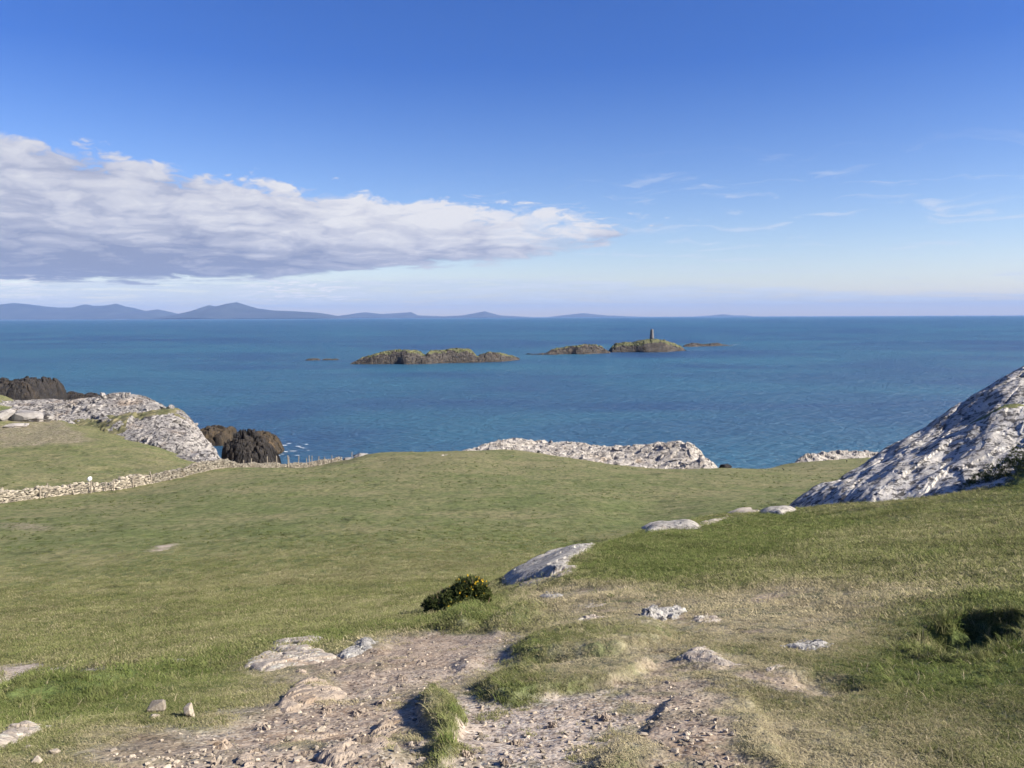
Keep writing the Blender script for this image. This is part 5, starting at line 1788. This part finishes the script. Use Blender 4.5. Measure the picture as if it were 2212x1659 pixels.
rg = np.random.default_rng(21)
NG = 230000
lr = np.exp(rg.uniform(math.log(1.7), math.log(48), NG))
tt = np.radians(rg.uniform(-41, 41, NG))
x, y = lr * np.sin(tt), lr * np.cos(tt)
z, dirt, brown, lush, dry, dark = ground_eval(x, y)
clump = fbm(x / 0.22, y / 0.22, 3, 0.6, 91)
dens = np.clip(1.25 - dirt * 1.32 - 0.72 * brown + 0.35 * clump + 0.3 * lush, 0, 1)
dens = dens * sstep(48, 22, lr)
dens = np.where(dirt > 0.5, np.where(fbm(x / 0.35, y / 0.35, 3, 0.55, 92) > 0.42, 0.5, 0.004), dens)
k = rg.random(NG) < dens
x, y, z, dirt, brown, lush, dry, lr = (a[k] for a in (x, y, z, dirt, brown, lush, dry, lr))
n = len(x)
pick = rg.random(n)
idx = np.where(lr * rg.uniform(0.6, 1.5, n) < 10, rg.integers(0, 4, n), rg.integers(4, 6, n))
idx = np.where((lush > 0.6) & (pick < 0.05) & (lr < 14), rg.integers(6, 8, n), idx)
idx = np.where((pick > 0.985) & (lr < 14), rg.integers(8, 10, n), idx)
straw = idx >= 8
tint = np.clip(0.22 + 0.75 * dry + 0.62 * brown + 0.25 * np.clip(dirt, 0, 1) - 0.10 * lush + rg.normal(0, 0.18, n), 0, 1)
tint = np.where(straw, 0.95, tint)
shade = np.clip(0.5 + 0.4 * fbm(x / 0.8, y / 0.8, 3, 0.6, 95) + rg.normal(0, 0.14, n), 0, 1)
hs = 0.34 + 0.32 * np.clip(fbm(x / 0.6, y / 0.6, 3, 0.5, 96) + 0.5, 0, 1.2) + 0.12 * lush - 0.25 * brown
ws_ = rg.uniform(0.75, 1.25, n) * np.clip((lr / 6.0) ** 0.45, 0.8, 1.8)
hs = hs * np.clip((lr / 7.0) ** 0.25, 0.9, 1.5)
rot = np.c_[rg.normal(0, 0.12, n), rg.normal(0, 0.12, n), rg.uniform(-0.9, 0.9, n)]
grass = instancer('grass', np.c_[x, y, z + EYE], rot, np.c_[ws_, ws_, hs], idx, {'tint': tint, 'shade': shade}, proto_col)
tag(grass, 'short cropped grass covering the near slope', 'grass', kind='stuff')

pit = feat_xy[6]
seg_ = rg.integers(0, len(pit), 420)
tpos = rg.random(420)[:, None]
pxy = pit[seg_] * (1 - tpos) + pit[(seg_ + 1) % len(pit)] * tpos + rg.normal(0, 0.05, (420, 2))
pz = ground_eval(pxy[:, 0], pxy[:, 1])[0] + EYE
rim = instancer('rank_grass', np.c_[pxy, pz], np.c_[rg.normal(0, .35, 420), rg.normal(0, .35, 420), rg.uniform(0, 6.28, 420)], np.c_[rg.uniform(0.8, 1.3, 420), rg.uniform(0.8, 1.3, 420), rg.uniform(0.55, 1.25, 420)], rg.integers(6, 8, 420), {'tint': np.clip(rg.normal(0.32, 0.22, 420), 0, 1), 'shade': np.clip(rg.normal(0.6, 0.2, 420), 0, 1)}, proto_col)
tag(rim, 'longer rank grass hanging over the rim of the dark hollow', 'grass', kind='stuff')
NT_ = 17000
lr2 = np.exp(rg.uniform(math.log(9), math.log(118), NT_))
tt2 = np.radians(rg.uniform(-38, 36, NT_))
x2, y2 = lr2 * np.sin(tt2), lr2 * np.cos(tt2)
z2, d2, b2_, l2, dr2, _ = ground_eval(x2, y2)
k = (fbm(x2 / 9, y2 / 6, 4, 0.6, 130) + rg.normal(0, 0.22, NT_) > 0.12) & (d2 < 0.3) & (z2 > -24)
x2, y2, z2, lr2 = x2[k], y2[k], z2[k], lr2[k]
n2_ = len(x2)
w2_ = (0.7 + 2.4 * rg.random(n2_) ** 2) * np.clip((lr2 / 30) ** 0.5, 0.6, 1.5)
tuss = instancer('tussock_grass', np.c_[x2, y2, z2 + EYE - 0.01], np.c_[rg.normal(0, .1, n2_), rg.normal(0, .1, n2_), rg.uniform(0, 6.28, n2_)], np.c_[w2_ * rg.uniform(1, 2.2, n2_), w2_, rg.uniform(0.5, 1.2, n2_) * np.clip((lr2 / 40) ** 0.5, 0.6, 1.5)], rg.integers(6, 8, n2_), {'tint': np.clip(rg.normal(0.12, 0.15, n2_), 0, 1), 'shade': np.clip(rg.normal(0.18, 0.12, n2_), 0, 1)}, proto_col)
tag(tuss, 'darker tussocks of rank grass dotted over the grazed field', 'grass', kind='stuff')

NP = 30000
lr = np.exp(rg.uniform(math.log(1.8), math.log(12), NP))
tt = np.radians(rg.uniform(-36, 30, NP))
x, y = lr * np.sin(tt), lr * np.cos(tt)
z, dirt, brown, *_ = ground_eval(x, y)
k = (dirt > 0.55) & (fbm(x / 0.5, y / 0.5, 3, 0.6, 97) + rg.normal(0, 0.35, NP) > -0.02)
x, y, z = x[k], y[k], z[k]
n = len(x)
s = 0.006 + 0.030 * rg.random(n) ** 4
sc = np.c_[s * rg.uniform(0.8, 1.4, n), s * rg.uniform(0.7, 1.1, n), s * rg.uniform(0.6, 1.0, n)]
gravel = instancer('gravel', np.c_[x, y, z + EYE - 0.002], np.c_[rg.normal(0, .3, n), rg.normal(0, .3, n), rg.uniform(0, 6.28, n)], sc, rg.integers(0, 5, n), {'shade': rg.random(n)}, peb_col)
tag(gravel, 'fine grit and gravel lying on the bare paths', 'gravel', kind='stuff')

# ------------------------------------------------------------------ haze over the bay
HZ = 56000.0
zb, zt = -60.0, 820.0
hv = [(-HZ, -HZ, zb), (HZ, -HZ, zb), (HZ, HZ, zb), (-HZ, HZ, zb), (-HZ, -HZ, zt), (HZ, -HZ, zt), (HZ, HZ, zt), (-HZ, HZ, zt)]
hf = [(3, 2, 1, 0), (4, 5, 6, 7), (0, 1, 5, 4), (1, 2, 6, 5), (2, 3, 7, 6), (3, 0, 4, 7)]
mh = bpy.data.materials.new('haze')
mh.use_nodes = True
H = NT(mh.node_tree)
H.n.clear()
ho = H.node('ShaderNodeOutputMaterial')
pv = H.node('ShaderNodeVolumePrincipled')
pv.inputs['Color'].default_value = (0.31, 0.470, 0.82, 1)
pv.inputs['Density'].default_value = 2.3e-5
pv.inputs['Anisotropy'].default_value = 0.0
H.l.new(pv.outputs[0], ho.inputs['Volume'])
haze = mesh_object('haze', hv, hf, mh)
tag(haze, 'pale blue haze over the bay', kind='stuff')
